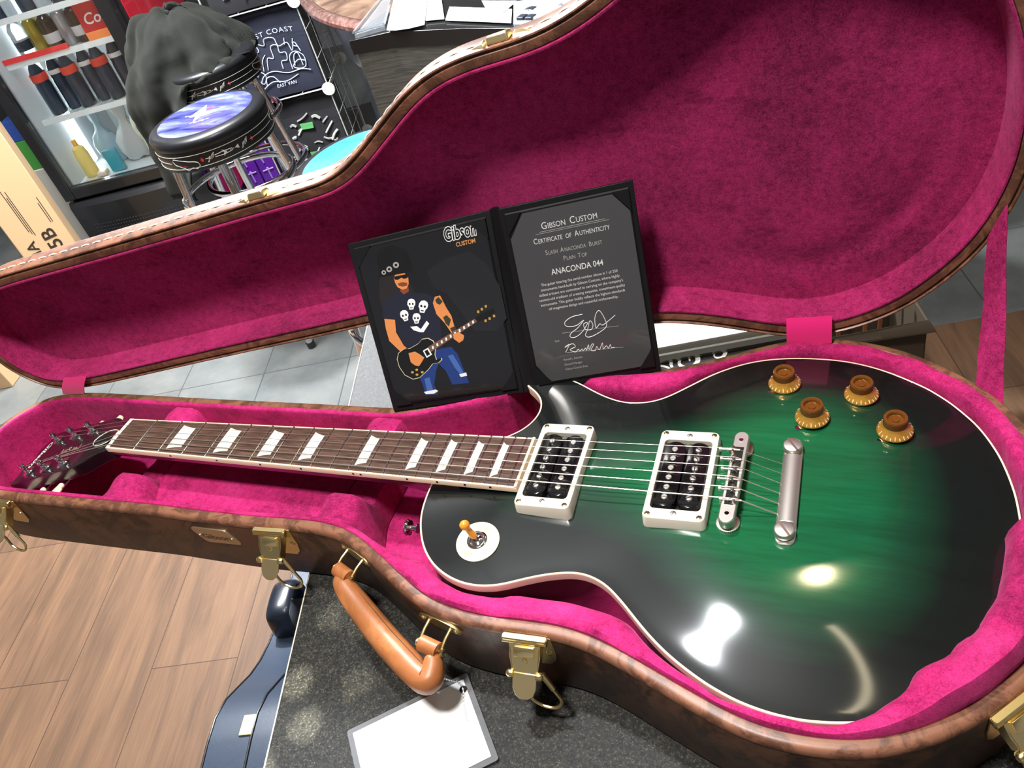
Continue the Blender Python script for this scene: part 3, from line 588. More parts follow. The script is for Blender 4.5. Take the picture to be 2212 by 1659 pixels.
# little catches on the lid edge
for X in (224, 492):
    i = min(range(440), key=lambda i: abs(LO[i][0]-X)+(0 if LO[i][1] < 0 else 1e4)); q = LO[i]; nl = -LN[i]
    def K(a, b_, c_): return lw(q[0]+a*-nl[1]*-1+b_*nl[0]*1, q[1]+a*nl[0]*-1*-1+b_*nl[1], c_)
    tl = np.array([-nl[1], nl[0]]); tl = tl if tl[0] > 0 else -tl
    def K(a, b_, c_): return lw(q[0]+tl[0]*a+nl[0]*b_, q[1]+tl[1]*a+nl[1]*b_, c_)
    def hull(pts): 
        m_ = MB(); vs8 = [K(*p) for p in pts]; m_.add(vs8, [(0,1,2,3),(4,7,6,5),(0,4,5,1),(1,5,6,2),(2,6,7,3),(3,7,4,0)]); return m_
    m1 = hull([(-11, 0, 2), (9, 0, 1), (10, 0, 15), (-9, 0, 16), (-9, 6.5, 4), (8, 7, 3), (9, 5, 12), (-7, 4.5, 13)])
    CT = part('lid_catch', m1, BRASS_D, LS, 1.6, seg=3)
    m2 = hull([(11, 0, 1), (27, 0, 3), (24, 0, 13), (11, 0, 15), (12, 3, 3), (23, 1.4, 5), (22, 1.2, 11), (12, 3, 13)]); m3 = hull([(-25, 0, 6), (-12, 0, 1), (-12, 0, 13), (-22, 0, 12), (-21, 1, 7), (-13, 3, 3), (-13, 3, 11), (-20, 1, 10)])
    part('catch_plate', m2, BRASS_D, LS, .5); part('catch_plate', m3, BRASS_D, LS, .5)
# maker's plate on the wall
p, n = cat(153); F = Matrix((Vector((1, 0, 0)), n, Vector((0, 0, 1)))).transposed()
def bp(a, c_, h=0): return Vector((a, p.y-.4-h, c_))
mb = MB(); P = [(130, -37.5), (133, -36), (170, -36), (173, -38), (181, -54), (180, -56), (141, -57.5), (137, -55), (130, -42)]
PM = M('plate_brass', (.72, .55, .36), .34, .9); mb.loft([[bp(a, c_, -.6) for a, c_ in P], [bp(a, c_, 1) for a, c_ in P]], True, True, True); PL = part('maker_plate', mb, PM, CASE, .3)
for a, c_ in ((136, -47), (174, -48)):
    mb = MB(); mb.lathe([(1.8, 0), (1.6, .8), (.3, 1.3)], bp(a, c_, 1), n, 14); part('plate_rivet', mb, BRASS, PL)
part('plate_lettering', text_mb('Gibson', 12.5, lambda x, y: bp(138.5+x*.98+y*-.12, -51+y*.78, 1.12), bold=.1, space=.95), M('plate_engraving', (.16, .11, .06), .5, .6), PL)
# carrying handle
H0, n0 = cat(322); H1, n1_ = cat(420)
for k_, (hp_, hn, sgn) in enumerate(((H0, n0, 1), (H1, n1_, -1))):
    t = Vector((-hn.y, hn.x, 0)); mb = MB(); el = [(21*math.cos(a), 6.5*math.sin(a)) for a in [2*math.pi*i/28 for i in range(28)]]
    mb.prism(el, hp_+Vector((0, 0, -36)), t, (0, 0, 1), hn, -.4, 1.4); mb.lathe([(2.2, 0), (1.8, .9), (.2, 1.3)], hp_+t*16+hn*1.4+Vector((0, 0, -36)), hn, 12); mb.lathe([(2.2, 0), (1.8, .9), (.2, 1.3)], hp_-t*16+hn*1.4+Vector((0, 0, -36)), hn, 12)
    for s in (-1, 1): mb.tube([hp_+t*s*10.5+hn*1+Vector((0, 0, -36)), hp_+t*s*10.5+hn*9+Vector((0, 0, -38)), hp_+t*s*10.5+hn*19+Vector((0, 0, -43))], 1.3, 8)
    mb.cyl(hp_+t*12+hn*18+Vector((0, 0, -43)), hp_-t*12+hn*18+Vector((0, 0, -43)), 1.5, n=10)
    for s in (-1, 1): mb.lathe([(3.2, -.8), (3.4, 0), (2.4, 1.2), (.2, 1.5)], hp_+t*s*12+hn*18+Vector((0, 0, -43)), t*s, 14)
    part('handle_bracket', mb, BRASS, CASE)
a0 = H0+n0*19+Vector((0, 0, -43)); a1 = H1+n1_*19+Vector((0, 0, -43)); no = (n0+n1_).normalized()
ctl = [a0, a0+no*5+Vector((4, -2, -5)), a0.lerp(a1, .25)+no*9+Vector((0, 0, -12)), a0.lerp(a1, .5)+no*13+Vector((0, 0, -15)), a0.lerp(a1, .75)+no*16+Vector((0, 0, -14)), a1+no*16+Vector((6, -5, -11)), a1+no*9+Vector((9, -5, -7)), a1+Vector((2, 0, -2))]
def crv(P, n_):
    out = []; N_ = len(P)
    for i in range(N_-1):
        p0, p1, p2, p3 = P[max(i-1, 0)], P[i], P[i+1], P[min(i+2, N_-1)]
        for k in range(n_):
            t = k/n_; out.append(.5*((2*p1)+(p2-p0)*t+(2*p0-5*p1+4*p2-p3)*t*t+(3*p1-p0-3*p2+p3)*t**3))
    return out+[P[-1]]
C_ = crv(ctl, 8); nC = len(C_)
mb = MB(); mb.tube(C_, [4.6+7.2*math.sin(math.pi*min(max((i/(nC-1)-.04)/.92, 0), 1))**.45 for i in range(nC)], 18); HD = part('handle', mb, TAN, CASE)
mb = MB(); mb.tube([C_[i]+(Vector((0, 0, .80))-no*.58)*(4.55+7.2*math.sin(math.pi*min(max((i/(nC-1)-.04)/.92, 0), 1))**.45) for i in range(5, nC-9)], .5, 6); part('handle_seam', mb, M('seam_dark', (.05, .02, .01), .7), HD)
for hp_, hn in ((H0, n0), (H1, n1_)):
    mb = MB(); t = Vector((-hn.y, hn.x, 0)); c_ = hp_+hn*18+Vector((0, 0, -43)); mb.cyl(c_+t*8.6, c_-t*8.6, 6.6, n=22)
    part('handle_loop', mb, TAN, HD)

# ---------------------------------------------------------------- price tag on its bead chain
TG = thing('price_tag', 'blank white laminated card tag hanging from the tan case handle by a bead chain', 'tag', (420, -190, -93))
cA, cB, cC = Vector((350, -212, -93.2)), Vector((431, -147, -93.2)), Vector((482, -206, -93.2)); tu = (cB-cA).normalized(); tv = (cC-cB); tv = (tv-tu*tv.dot(tu)).normalized()
def tp(a, b_, h=0): return cA+tu*a+tv*b_+Vector((0, 0, h+.25*(a/104)))
Lx, Ly = (cB-cA).length, 78
LAM = M('laminate_clear', (.55, .57, .6), .06, trans=.75, coat=1)
mb = MB(); P = rrect(Lx, Ly, 2, 3); mb.loft([[tp(x+Lx/2, y+Ly/2, 0) for x, y in P], [tp(x+Lx/2, y+Ly/2, .55) for x, y in P]], True, True, True); part('laminate_sleeve', mb, LAM, TG)
mb = MB(); P = rrect(Lx-9, Ly-9, .5, 2); mb.loft([[tp(x+Lx/2, y+Ly/2, .6) for x, y in P], [tp(x+Lx/2, y+Ly/2, 1.1) for x, y in P]], True, True, True); part('card', mb, M('white_card', (.90, .92, .92), .5, coat=.5), TG)
hole = Vector((433.5, -161.5, -91.9)); mb = MB(); mb.lathe([(3.2, 0), (3.2, .2)], hole+Vector((0, 0, .05)), (0, 0, 1), 20); part('punched_hole', mb, BLACKHOLE, TG)
ch = crv([a1+no*2+Vector((6, 3, 4)), a1+no*7+Vector((8, 1, -6)), Vector((424, -166, -66)), Vector((430, -160, -84)), hole+Vector((0, 0, 1.2)), Vector((438, -172, -91.3)), Vector((446, -186, -91.2))], 9)
mb = MB(); mb.tube(ch, .35, 6)
acc = 0
for i in range(len(ch)-1):
    seg_ = (ch[i+1]-ch[i]).length; k = 0
    while acc < seg_: mb.sphere(ch[i].lerp(ch[i+1], acc/seg_), 1.0, 8); acc += 2.9
    acc -= seg_
part('bead_chain', mb, M('chain_white', (.80, .80, .82), .2, .7), TG)
# ---------------------------------------------------------------- room shell (floor frame turned 17.5 degrees from the guitar)
F0 = -ZF
EU = Vector((.954, .301, 0)).normalized(); EV = Vector((-.301, .954, 0)).normalized()
def uv(u, v, z=0): return EU*u+EV*v+Vector((0, 0, z))
TH = math.atan2(.301, .954)
def slab(name, u0, u1, v0, v1, z0, z1, mat, bevel=0):
    o0 = (0, 0, 0); me = mesh_of(name, MB().box(((u0+u1)/2, (v0+v1)/2, (z0+z1)/2), (u1-u0, v1-v0, z1-z0)), mat, o0)
    o = bpy.data.objects.new(name, me); C.objects.link(o); o.location = W((0, 0, 0)); o.rotation_euler = (0, 0, TH); o['kind'] = 'structure'; return o
def brick(m, bw, rh, mortar, off, loc, swap=False):
    N, L, b = nt(m); tc = N.new('ShaderNodeTexCoord'); mp = N.new('ShaderNodeMapping'); t = N.new('ShaderNodeTexBrick')
    L.new(tc.outputs['Object'], mp.inputs[0]); mp.inputs['Location'].default_value = loc
    if swap: mp.inputs['Rotation'].default_value = (0, 0, R(90))
    L.new(mp.outputs[0], t.inputs['Vector']); t.inputs['Scale'].default_value = 1; t.inputs['Brick Width'].default_value = bw; t.inputs['Row Height'].default_value = rh
    t.inputs['Mortar Size'].default_value = mortar; t.inputs['Mortar Smooth'].default_value = .1; t.offset = off; t.inputs['Bias'].default_value = 0
    t.inputs['Color1'].default_value = (0, 0, 0, 1); t.inputs['Color2'].default_value = (1, 1, 1, 1); t.inputs['Mortar'].default_value = (.5, .5, .5, 1); return t
WOOD = M('wood_planks', (.3, .2, .12), .5, spec=.3)
bt = brick(WOOD, 1.22, .222, .0012, .37, (.40, .045, 0), True)
n1 = noise(WOOD, 5.5, 5, .6, sc=(3.4, .42, 1), dist=.7); n2 = noise(WOOD, 60, 4, .7, sc=(3, .1, 1)); n3 = noise(WOOD, 2.2, 2, .5, sc=(2.2, .5, 1))
c = ramp(WOOD, n1.outputs[0], [(.30, (.052, .030, .020)), (.44, (.100, .056, .034)), (.56, (.160, .086, .049)), (.72, (.205, .118, .064))]).outputs[0]
c = mix(WOOD, .35, c, ramp(WOOD, n2.outputs[0], [(.35, (.065, .038, .024)), (.65, (.195, .112, .062))]).outputs[0])
c = mix(WOOD, .22, c, ramp(WOOD, bt.outputs['Color'], [(0, (.075, .045, .029)), (1, (.195, .110, .062))]).outputs[0])
c = mix(WOOD, bt.outputs['Fac'], c, (.05, .03, .02)); base(WOOD, c); bump(WOOD, n2.outputs[0], .06, .001)
TILE = M('slate_tile', (.2, .2, .2), .28)
tt_ = brick(TILE, .3048, .62, .0022, 0, (.0867+.0, .39, 0))
n1 = noise(TILE, 7, 6, .65); c = ramp(TILE, n1.outputs[0], [(.35, (.085, .092, .092)), (.65, (.145, .150, .142))]).outputs[0]
c = mix(TILE, .25, c, ramp(TILE, tt_.outputs['Color'], [(0, (.08, .086, .088)), (1, (.15, .156, .148))]).outputs[0]); c = mix(TILE, tt_.outputs['Fac'], c, (.055, .058, .058)); base(TILE, c); bump(TILE, n1.outputs[0], .08, .002)
WALL = M('wall_paint', (.30, .30, .31), .8); CEIL = M('ceiling_paint', (.34, .33, .32), .9)
slab('floor', -3300, 3200, -3200, 1114, F0-30, F0, WOOD); slab('floor', -3300, 3200, 1118, 4850, F0-30, F0, TILE)
slab('trim_1', -3300, 3200, 1112, 1120, F0-30, F0+1.2, M('floor_strip', (.45, .45, .46), .3, .8))
slab('wall_back', -3300, 3200, 4850, 4890, F0-30, 1800, WALL); slab('wall_front', -3300, 3200, -3240, -3200, F0-30, 1800, WALL)
slab('wall_left', -3340, -3300, -3240, 4890, F0-30, 1800, WALL); slab('wall_right', 3200, 3240, -3240, 4890, F0-30, 1800, WALL)
slab('ceiling', -3340, 3240, -3240, 4890, 1800, 1840, CEIL)

# ---------------------------------------------------------------- table, things lying on it behind the case
SPK = M('speckled_laminate', (.05, .05, .05), .5, spec=.22)
n1 = noise(SPK, 620, 2, .8); n2 = noise(SPK, 260, 3, .8); n3 = noise(SPK, 6, 3, .6)
c = ramp(SPK, n1.outputs[0], [(.40, (.006, .007, .008)), (.56, (.020, .020, .018)), (.72, (.16, .15, .11))]).outputs[0]
c = mix(SPK, .35, c, ramp(SPK, n2.outputs[0], [(.4, (.008, .009, .010)), (.7, (.07, .066, .052))]).outputs[0]); base(SPK, c)
TB = thing('table', 'dark grey speckled table under the open guitar case', 'table', uv(460, -130, F0))
mb = MB(); mb.prism([(203, -640), (738, -640), (738, 330), (203, 330)], (0,0,0), EU, EV, (0,0,1), -132, -95.8); part('table_top', mb, SPK, TB, 1.2)
mb = MB(); mb.prism([(202.0, -641), (203.2, -641), (203.2, 331), (202.0, 331)], (0,0,0), EU, EV, (0,0,1), -131, -96.3); mb.prism([(737.9, -641), (739.2, -641), (739.2, 331), (737.9, 331)], (0,0,0), EU, EV, (0,0,1), -131, -96.3)
part('edge_band', mb, M('edge_light', (.62, .56, .45), .5), TB)
for a, b_ in ((240, -590), (692, -590), (240, 280), (692, 280)):
    mb = MB(); mb.cyl(uv(a, b_, F0), uv(a, b_, -132), 25, n=20); part('table_leg', mb, M('leg_black', (.01, .01, .01), .4) if 'leg_black' not in bpy.data.materials else bpy.data.materials['leg_black'], TB)
FRM = M('frame_pewter', (.20, .20, .17), .35, .6)
BD = thing('framed_board', 'white board in a grey metal frame lying on the table behind the case', 'board', uv(540, 180, -95.8))
mb = MB(); mb.prism([(392, 80), (688, 80), (688, 300), (392, 300)], (0,0,0), EU, EV, (0,0,1), -95, -84); part('board', mb, M('white_board', (.93, .94, .94), .35), BD)
def bar(p0, p1, wd, prof_):
    d = (Vector(p1)-Vector(p0)).normalized(); s_ = Vector((0,0,1)).cross(d); return MB().loft([[Vector(p)+s_*a+Vector((0,0,h)) for a, h in prof_] for p in (p0, p1)], True, True, True)
pr_ = [(-12, 0), (-12, 5), (-8, 9), (-5, 9), (-3, 7.5), (0, 11), (2, 12.5), (2, 0)]
for a, b_ in (((380, 77), (700, 77)), ((700, 77), (700, 306)), ((700, 306), (380, 306)), ((380, 306), (380, 77))):
    part('frame_bar', bar(uv(*a, -95.6), uv(*b_, -95.6), 12, pr_), FRM, BD)
SG = thing('printed_mat', 'black mat with pale scroll curls lying on the table in front of the framed board', 'mat', uv(540, 20, -95.8))
mb = MB(); mb.prism([(400, -60), (689, -60), (689, 63), (400, 63)], (0,0,0), EU, EV, (0,0,1), -95.7, -94.6); part('mat', mb, M('mat_black', (.012, .012, .014), .4), SG)
mb = MB()
def scroll(cu, cv, s0, r0, turns, dirn, wd):
    P = []
    for k in range(40):
        t = k/39; a = s0+dirn*t*turns*2*math.pi; r_ = r0*(1-t*.82); P.append((cu+r_*math.cos(a), cv+r_*math.sin(a), wd*(.35+.65*math.sin(math.pi*min(1, t*1.15+.1)))))
    rr = []
    for i in range(40):
        p = P[i]; q = P[min(i+1, 39)]; o = P[max(i-1, 0)]; dx, dy = q[0]-o[0], q[1]-o[1]; l_ = math.hypot(dx, dy)+1e-6; nx, ny = -dy/l_*p[2], dx/l_*p[2]
        rr.append([uv(p[0]+nx, p[1]+ny, -94.3), uv(p[0]-nx, p[1]-ny, -94.3)])
    mb.loft(rr, False)
scroll(592, 62, R(200), 17, 1.6, -1, 2.6); scroll(625, 64, R(160), 12, 1.1, -1, 2.2); scroll(560, 50, R(20), 14, 1.2, 1, 2.2)
part('scroll_print', mb, M('scroll_pale', (.55, .53, .47), .5), SG)

# ---------------------------------------------------------------- certificate folder leaning on the lid
CF = thing('certificate_folder', 'open black folder with a musician photo and a printed certificate, leaning on the pink lid', 'folder', (420, 100, -20))
qL = [Vector(p) for p in ((292, 70, -20), (420.5, 103.5, -20), (411, 153, 149), (272, 134, 135))]
qR = [Vector(p) for p in ((431, 106.5, -20), (546, 140, -20), (540, 171, 157), (423, 154.5, 151))]
for Q_ in (qL, qR):
    n_ = (Q_[1]-Q_[0]).cross(Q_[3]-Q_[0]).normalized(); Q_[2] -= n_*(Q_[2]-Q_[0]).dot(n_)
def bil(Q, u, v, h=0):
    n_ = (Q[1]-Q[0]).cross(Q[3]-Q[0]).normalized()
    return (Q[0]*(1-u)+Q[1]*u)*(1-v)+(Q[3]*(1-u)+Q[2]*u)*v+n_*h
COVER = M('cover_black', (.005, .005, .006), .6, spec=.3); bump(COVER, noise(COVER, 700, 2).outputs[0], .25, .0003)
def panel(Q, u0, u1, v0, v1, h0, h1, n_=6):
    mb = MB(); P = [(u0+(u1-u0)*k/n_, v0) for k in range(n_)]+[(u1, v0+(v1-v0)*k/n_) for k in range(n_)]+[(u1-(u1-u0)*k/n_, v1) for k in range(n_)]+[(u0, v1-(v1-v0)*k/n_) for k in range(n_)]
    return mb.loft([[bil(Q, u, v, h0) for u, v in P], [bil(Q, u, v, h1) for u, v in P]], True, True, True)
for Q in (qL, qR):
    pn = part('folder_cover', panel(Q, 0, 1, 0, 1, -3, 0), COVER, CF, .8)
    mb = MB(); P = [(.035, .03), (.965, .03), (.965, .97), (.035, .97)]
    mb.loft([[bil(Q, u, v, 0) for u, v in P], [bil(Q, u+(.5-u)*.02, v+(.5-v)*.015, 1.0) for u, v in P]], True, False, True)
    part('folder_mount', mb, COVER, CF, .3)
mb = MB(); mb.loft([[qL[1]+(qL[2]-qL[1])*t+Vector((0, .6, 0)), (qL[1]+(qL[2]-qL[1])*t+qR[0]+(qR[3]-qR[0])*t)*.5+Vector((.6, 2.5, 0)), qR[0]+(qR[3]-qR[0])*t+Vector((0, .6, 0)), qR[0]+(qR[3]-qR[0])*t+Vector((-.5, 3.6, 0)), (qL[1]+(qL[2]-qL[1])*t+qR[0]+(qR[3]-qR[0])*t)*.5+Vector((.6, 5.2, 0)), qL[1]+(qL[2]-qL[1])*t+Vector((.5, 3.6, 0))] for t in (0, .25, .5, .75, 1)], True, True, True)
part('folder_spine', mb, COVER, CF)
# photograph: coordinates of the drawing are those of the open folder seen square on (0..1 across, 0..1 up)
def poly(Q, P, h, mb=None):
    mb = mb or MB(); P = [Vector(p) for p in P]; n_ = len(P)
    vs_, _, fs_, _, _, _ = geometry.delaunay_2d_cdt(P, [(i, (i+1) % n_) for i in range(n_)], [], 1, 1e-6)
    return mb.add([bil(Q, p.x, p.y, h) for p in vs_], [tuple(f) for f in fs_])
CRN = ((143, 437), (1020, 235), (1225, 1395), (443, 1515))  # TL TR BR BL in sketch units
def sk(x, y, K=CRN):
    u = v = .5
    TLx, TRx, BRx, BLx = K
    for _ in range(12):
        X = (BLx[0]*(1-u)+BRx[0]*u)*(1-v)+(TLx[0]*(1-u)+TRx[0]*u)*v; Y = (BLx[1]*(1-u)+BRx[1]*u)*(1-v)+(TLx[1]*(1-u)+TRx[1]*u)*v
        Xu = (BRx[0]-BLx[0])*(1-v)+(TRx[0]-TLx[0])*v; Yu = (BRx[1]-BLx[1])*(1-v)+(TRx[1]-TLx[1])*v
        Xv = (TLx[0]*(1-u)+TRx[0]*u)-(BLx[0]*(1-u)+BRx[0]*u); Yv = (TLx[1]*(1-u)+TRx[1]*u)-(BLx[1]*(1-u)+BRx[1]*u)
        d = Xu*Yv-Xv*Yu; ex, ey = x-X, y-Y; u += (ex*Yv-Xv*ey)/d; v += (Xu*ey-ex*Yu)/d
    return (u, v)
PG = lambda n, c, r=.3: M(n, c, r, coat=.7, crough=.06)
mb = MB(); mb = panel(qL, .05, .95, .045, .955, .9, 1.5); PH = part('photo_print', mb, PG('photo_black', (.006, .006, .008)), CF)
def art(name, pts, mat, h, Q=qL, K=CRN, par=None): return part(name, poly(Q, [sk(x, y, K) for x, y in pts], 1.5+h), mat, par or PH)
skin = PG('print_skin', (.66, .235, .07)); skin_d = PG('print_skin_shade', (.20, .05, .02)); wht = PG('print_white', (.78, .78, .78)); jean = PG('print_denim', (.010, .035, .17)); jean_l = PG('print_denim_light', (.05, .12, .36)); tee = PG('print_tee', (.010, .012, .024)); hair_m = PG('print_hair', (.014, .011, .011)); ink = PG('print_ink', (.03, .035, .02)); silv = PG('print_silver', (.36, .35, .33)); blk = PG('print_black', (.003, .003, .003)); gold_p = PG('print_gold', (.55, .30, .06)); neckp = PG('print_neck', (.16, .08, .05)); smoke = PG('print_smoke', (.011, .011, .013))
art('printed_haze', [(640,600),(760,520),(900,480),(1000,560),(1080,700),(1120,900),(1060,980),(930,980),(850,860),(760,740),(680,700)], smoke, .02)
art('printed_hair', [(350,640),(420,600),(520,640),(560,720),(600,800),(560,900),(500,960),(420,930),(370,860),(345,760)], hair_m, .04)
art('printed_shirt', [(380,790),(430,740),(500,725),(560,735),(640,740),(700,770),(690,830),(720,900),(730,1000),(740,1090),(640,1120),(500,1110),(470,1010),(440,900),(372,893),(366,840)], tee, .05)
art('printed_jeans', [(600,1130),(700,1100),(740,1090),(790,1080),(830,1130),(860,1210),(890,1290),(900,1320),(800,1330),(760,1240),(715,1190),(700,1240),(690,1330),(715,1395),(640,1400),(620,1330),(600,1280),(570,1250)], jean, .06)
art('printed_jeans_light', [(770,1140),(800,1130),(840,1200),(875,1270),(860,1280),(815,1220)], jean_l, .09); art('printed_jeans_light', [(630,1290),(660,1280),(680,1350),(690,1390),(650,1390)], jean_l, .09)
art('printed_rip', [(840,1262),(882,1250),(888,1272),(850,1280)], wht, .10); art('printed_rip', [(628,1378),(700,1362),(716,1372),(690,1390),(640,1392)], wht, .10)
art('printed_neck', [(478,700),(526,690),(532,725),(500,745),(478,725)], skin_d, .07)
art('printed_face', [(438,640),(452,610),(500,606),(528,640),(530,680),(516,708),(492,715),(462,700),(446,672)], skin, .08)
art('printed_beard', [(462,676),(490,668),(522,672),(520,690),(492,696),(468,690)], skin_d, .09)
art('printed_sunglasses', [(438,634),(520,618),(524,642),(500,648),(486,640),(462,654),(444,652)], blk, .11)
art('printed_hat', [(332,640),(350,618),(330,520),(350,470),(430,440),(520,470),(548,560),(560,596),(500,612),(420,628)], blk, .10)
for cx, cy, r_ in ((452, 562, 19), (410, 588, 18), (376, 608, 14)): art('printed_concho', [(cx+r_*math.cos(k*math.pi/8), cy+r_*math.sin(k*math.pi/8)) for k in range(16)], silv, .13); art('printed_concho_centre', [(cx+r_*.45*math.cos(k*math.pi/6), cy+r_*.45*math.sin(k*math.pi/6)) for k in range(12)], blk, .15)
art('printed_arm', [(378,898),(445,905),(452,985),(500,1070),(545,1110),(590,1130),(625,1150),(622,1185),(585,1215),(550,1190),(530,1150),(470,1100),(410,1040),(388,960)], skin, .12)
art('printed_arm', [(678,800),(690,760),(722,752),(760,830),(790,880),(812,960),(830,990),(868,1010),(862,1040),(838,1056),(806,1030),(790,990),(752,930),(700,870)], skin, .12)
for P in ([(692,780),(712,762),(738,790),(720,812),(700,800)], [(740,890),(762,876),(788,905),(776,950),(756,930)]): art('printed_tattoo', P, ink, .14)
def skull(cx, cy, s, a=0):
    ca_, sa_ = math.cos(a), math.sin(a); T = lambda x, y: (cx+s*(x*ca_-y*sa_), cy+s*(x*sa_+y*ca_))
    art('printed_skull', [T(*p) for p in ((-26,-18),(-18,-34),(0,-40),(18,-34),(27,-18),(26,2),(18,14),(14,34),(-12,36),(-18,14),(-27,2))], wht, .08)
    for x in (-11, 10): art('skull_eye', [T(x+7*math.cos(k), -4+8*math.sin(k)) for k in range(6)], blk, .10)
    art('skull_mouth', [T(*p) for p in ((-9,20),(9,20),(8,26),(-8,26))], blk, .10)
skull(546, 808, .92); skull(618, 824, 1.05, .2); skull(505, 880, .95, -.3); skull(578, 898, .9)
for P in ([(540,950),(580,945),(605,965),(640,912),(656,930),(622,985),(600,985),(560,972)],): art('printed_hands_motif', P, wht, .08)
for P in ([(498,1100),(520,1086),(545,1104),(530,1142),(508,1130)], [(782,960),(812,948),(822,968),(795,985)]): art('printed_bracelet', P, ink, .15)
gp = [(470,1120),(500,1096),(540,1090),(590,1060),(612,1032),(648,1026),(680,1045),(695,1085),(690,1130),(700,1165),(728,1152),(732,1165),(712,1185),(678,1190),(650,1230),(600,1280),(560,1290),(510,1262),(476,1210),(462,1160)]
art('printed_guitar_edge', [(566+(x-566)*1.035, 1165+(y-1165)*1.035) for x, y in gp], PG('print_cream', (.62, .55, .36)), .15); art('printed_guitar', gp, blk, .16)
art('printed_guitar_neck', [(650,1080),(660,1120),(945,920),(930,900)], neckp, .18); art('printed_headstock', [(930,896),(946,922),(1010,900),(1052,858),(1040,838),(985,860)], blk, .18)
for k in range(10):
    t = .08+k*.095; x, y = 655+(937-655)*t, 1100+(910-1100)*t; art('printed_inlay', [(x-5,y-7),(x+5,y-12),(x+9,y+6),(x-1,y+11)], wht, .20)
for x, y in ((950, 858), (972, 842), (995, 824), (994, 916), (1018, 902), (1044, 886)): art('printed_tuner', [(x-7,y-8),(x+6,y-10),(x+8,y+6),(x-4,y+8)], gold_p, .19)
art('printed_pickup', [(618,1105),(650,1085),(675,1130),(642,1152)], wht, .20); art('printed_pickup_coil', [(628,1108),(646,1097),(664,1128),(644,1140)], blk, .22)
for x, y in ((556, 1246), (616, 1246), (584, 1262), (582, 1230)): art('printed_knob', [(x+9*math.cos(k*.8), y+8*math.sin(k*.8)) for k in range(8)], gold_p, .20)
art('printed_hand', [(530,1120),(570,1110),(600,1128),(628,1150),(612,1180),(596,1206),(570,1200),(545,1180)], skin, .24); art('printed_hand', [(800,1000),(835,985),(868,1008),(865,1030),(840,1055),(812,1035)], skin, .24)
# logo and certificate lettering
def on(Q, u, v, s, sh=1.65, aspect=1.0, Wd=138., Hd=172.):
    return lambda x, y: bil(Q, u+x/Wd*aspect, v+y/Hd, sh)
lw1 = text_mb('Gibson', 17.0, on(qL, .665, .895, 1, 1.58, .62), bold=1.05, shear=.12); part('logo_outline', lw1, wht, PH)
lw2 = text_mb('Gibson', 17.0, on(qL, .665, .895, 1, 1.64, .62), bold=.25, shear=.12); part('logo_fill', lw2, blk, PH)
part('logo_word', text_mb('CUSTOM', 5.4, on(qL, .735, .855, 1, 1.7, .85), bold=.12), PG('print_orange', (.62, .27, .08)), PH)
mb = MB(); Q = qR; P = [(.14, .045), (.88, .045), (.95, .14), (.95, .86), (.84, .955), (.17, .955), (.05, .84), (.05, .15)]
SHT = PG('certificate_grey', (.055, .055, .058), .32)
mb.loft([[bil(Q, u, v, 1.0) for u, v in P], [bil(Q, u, v, 1.5) for u, v in P]], True, True, True); CP = part('certificate_sheet', mb, SHT, CF)
for Q_ in (qL, qR):
    for (a, b_), (c_, d), (e, f_) in (((.04, .035), (.16, .035), (.04, .14)), ((.96, .035), (.84, .035), (.96, .14)), ((.04, .965), (.16, .965), (.04, .86)), ((.96, .965), (.84, .965), (.96, .86))):
        mb = MB(); T = [(a, b_), (c_, d), (e, f_)]; mb.loft([[bil(Q_, u, v, 1.5) for u, v in T], [bil(Q_, u, v, 2.2) for u, v in T]], True, True, True); part('corner_pocket', mb, COVER, CF)
CI = PG('cert_ink', (.72, .72, .70)); CI2 = PG('cert_ink_soft', (.40, .40, .38))
def ct(s, size, v, mat=CI, u=.5, al='CENTER', asp=.86, bold=0, nm='certificate_text', caps=False):
    return part(nm, text_mb(s, size, on(qR, u, v, 1, 1.56, asp*.98, 120, 172), align=al, bold=bold), mat, CP)
def smallcaps(s, size, v, mat, width):
    # capitals at two heights, as on the sheet; width is the line's share of the sheet
    items = []; x = 0
    for w_ in s.split(' '):
        for t_, sz_ in ([(w_.upper(), size*.78)] if w_.islower() else [(w_[0], size), (w_[1:].upper(), size*.78)]):
            m_ = text_mb(t_, sz_, lambda a, b_: (a, b_, 0)); items.append((m_, x)); x += max(q[0] for q in m_.v)+size*.10
        x += size*.42
    k = width/(x-size*.5); out = MB()
    for m_, x0 in items: out.add([bil(qR, .5-width/2+(x0+q[0])*k, v+q[1]/172, 1.56) for q in m_.v], m_.f)
    part('certificate_text', out, mat, CP)
smallcaps('Gibson Custom', 8.6, .858, CI, .42); smallcaps('Certificate of Authenticity', 7.0, .792, CI, .575)
mb = MB(); mb.add([bil(qR, .27, .846, 1.56), bil(qR, .76, .846, 1.56), bil(qR, .76, .8485, 1.56), bil(qR, .27, .8485, 1.56), bil(qR, .24, .838, 1.56), bil(qR, .79, .838, 1.56), bil(qR, .79, .840, 1.56), bil(qR, .24, .840, 1.56)], [(0,1,2,3), (4,5,6,7)]); part('certificate_rule', mb, CI2, CP)
smallcaps('Slash Anaconda Burst', 6.0, .728, CI2, .43); smallcaps('Plain Top', 6.0, .683, CI2, .18)
ct('ANACONDA 044', 7.4, .622, bold=.08, asp=.86)
for k, s_ in enumerate(('The guitar bearing the serial number above is 1 of 250', 'instruments hand-built by Gibson Custom, where highly', "skilled artisans are committed to carrying on the company's", 'century-old tradition of creating exquisite, investment-quality', 'instruments. This guitar boldly reflects the highest standards', 'of imaginative design and masterful craftsmanship.')):
    ct(s_, 3.5, .573-k*.0265, CI, asp=.93)
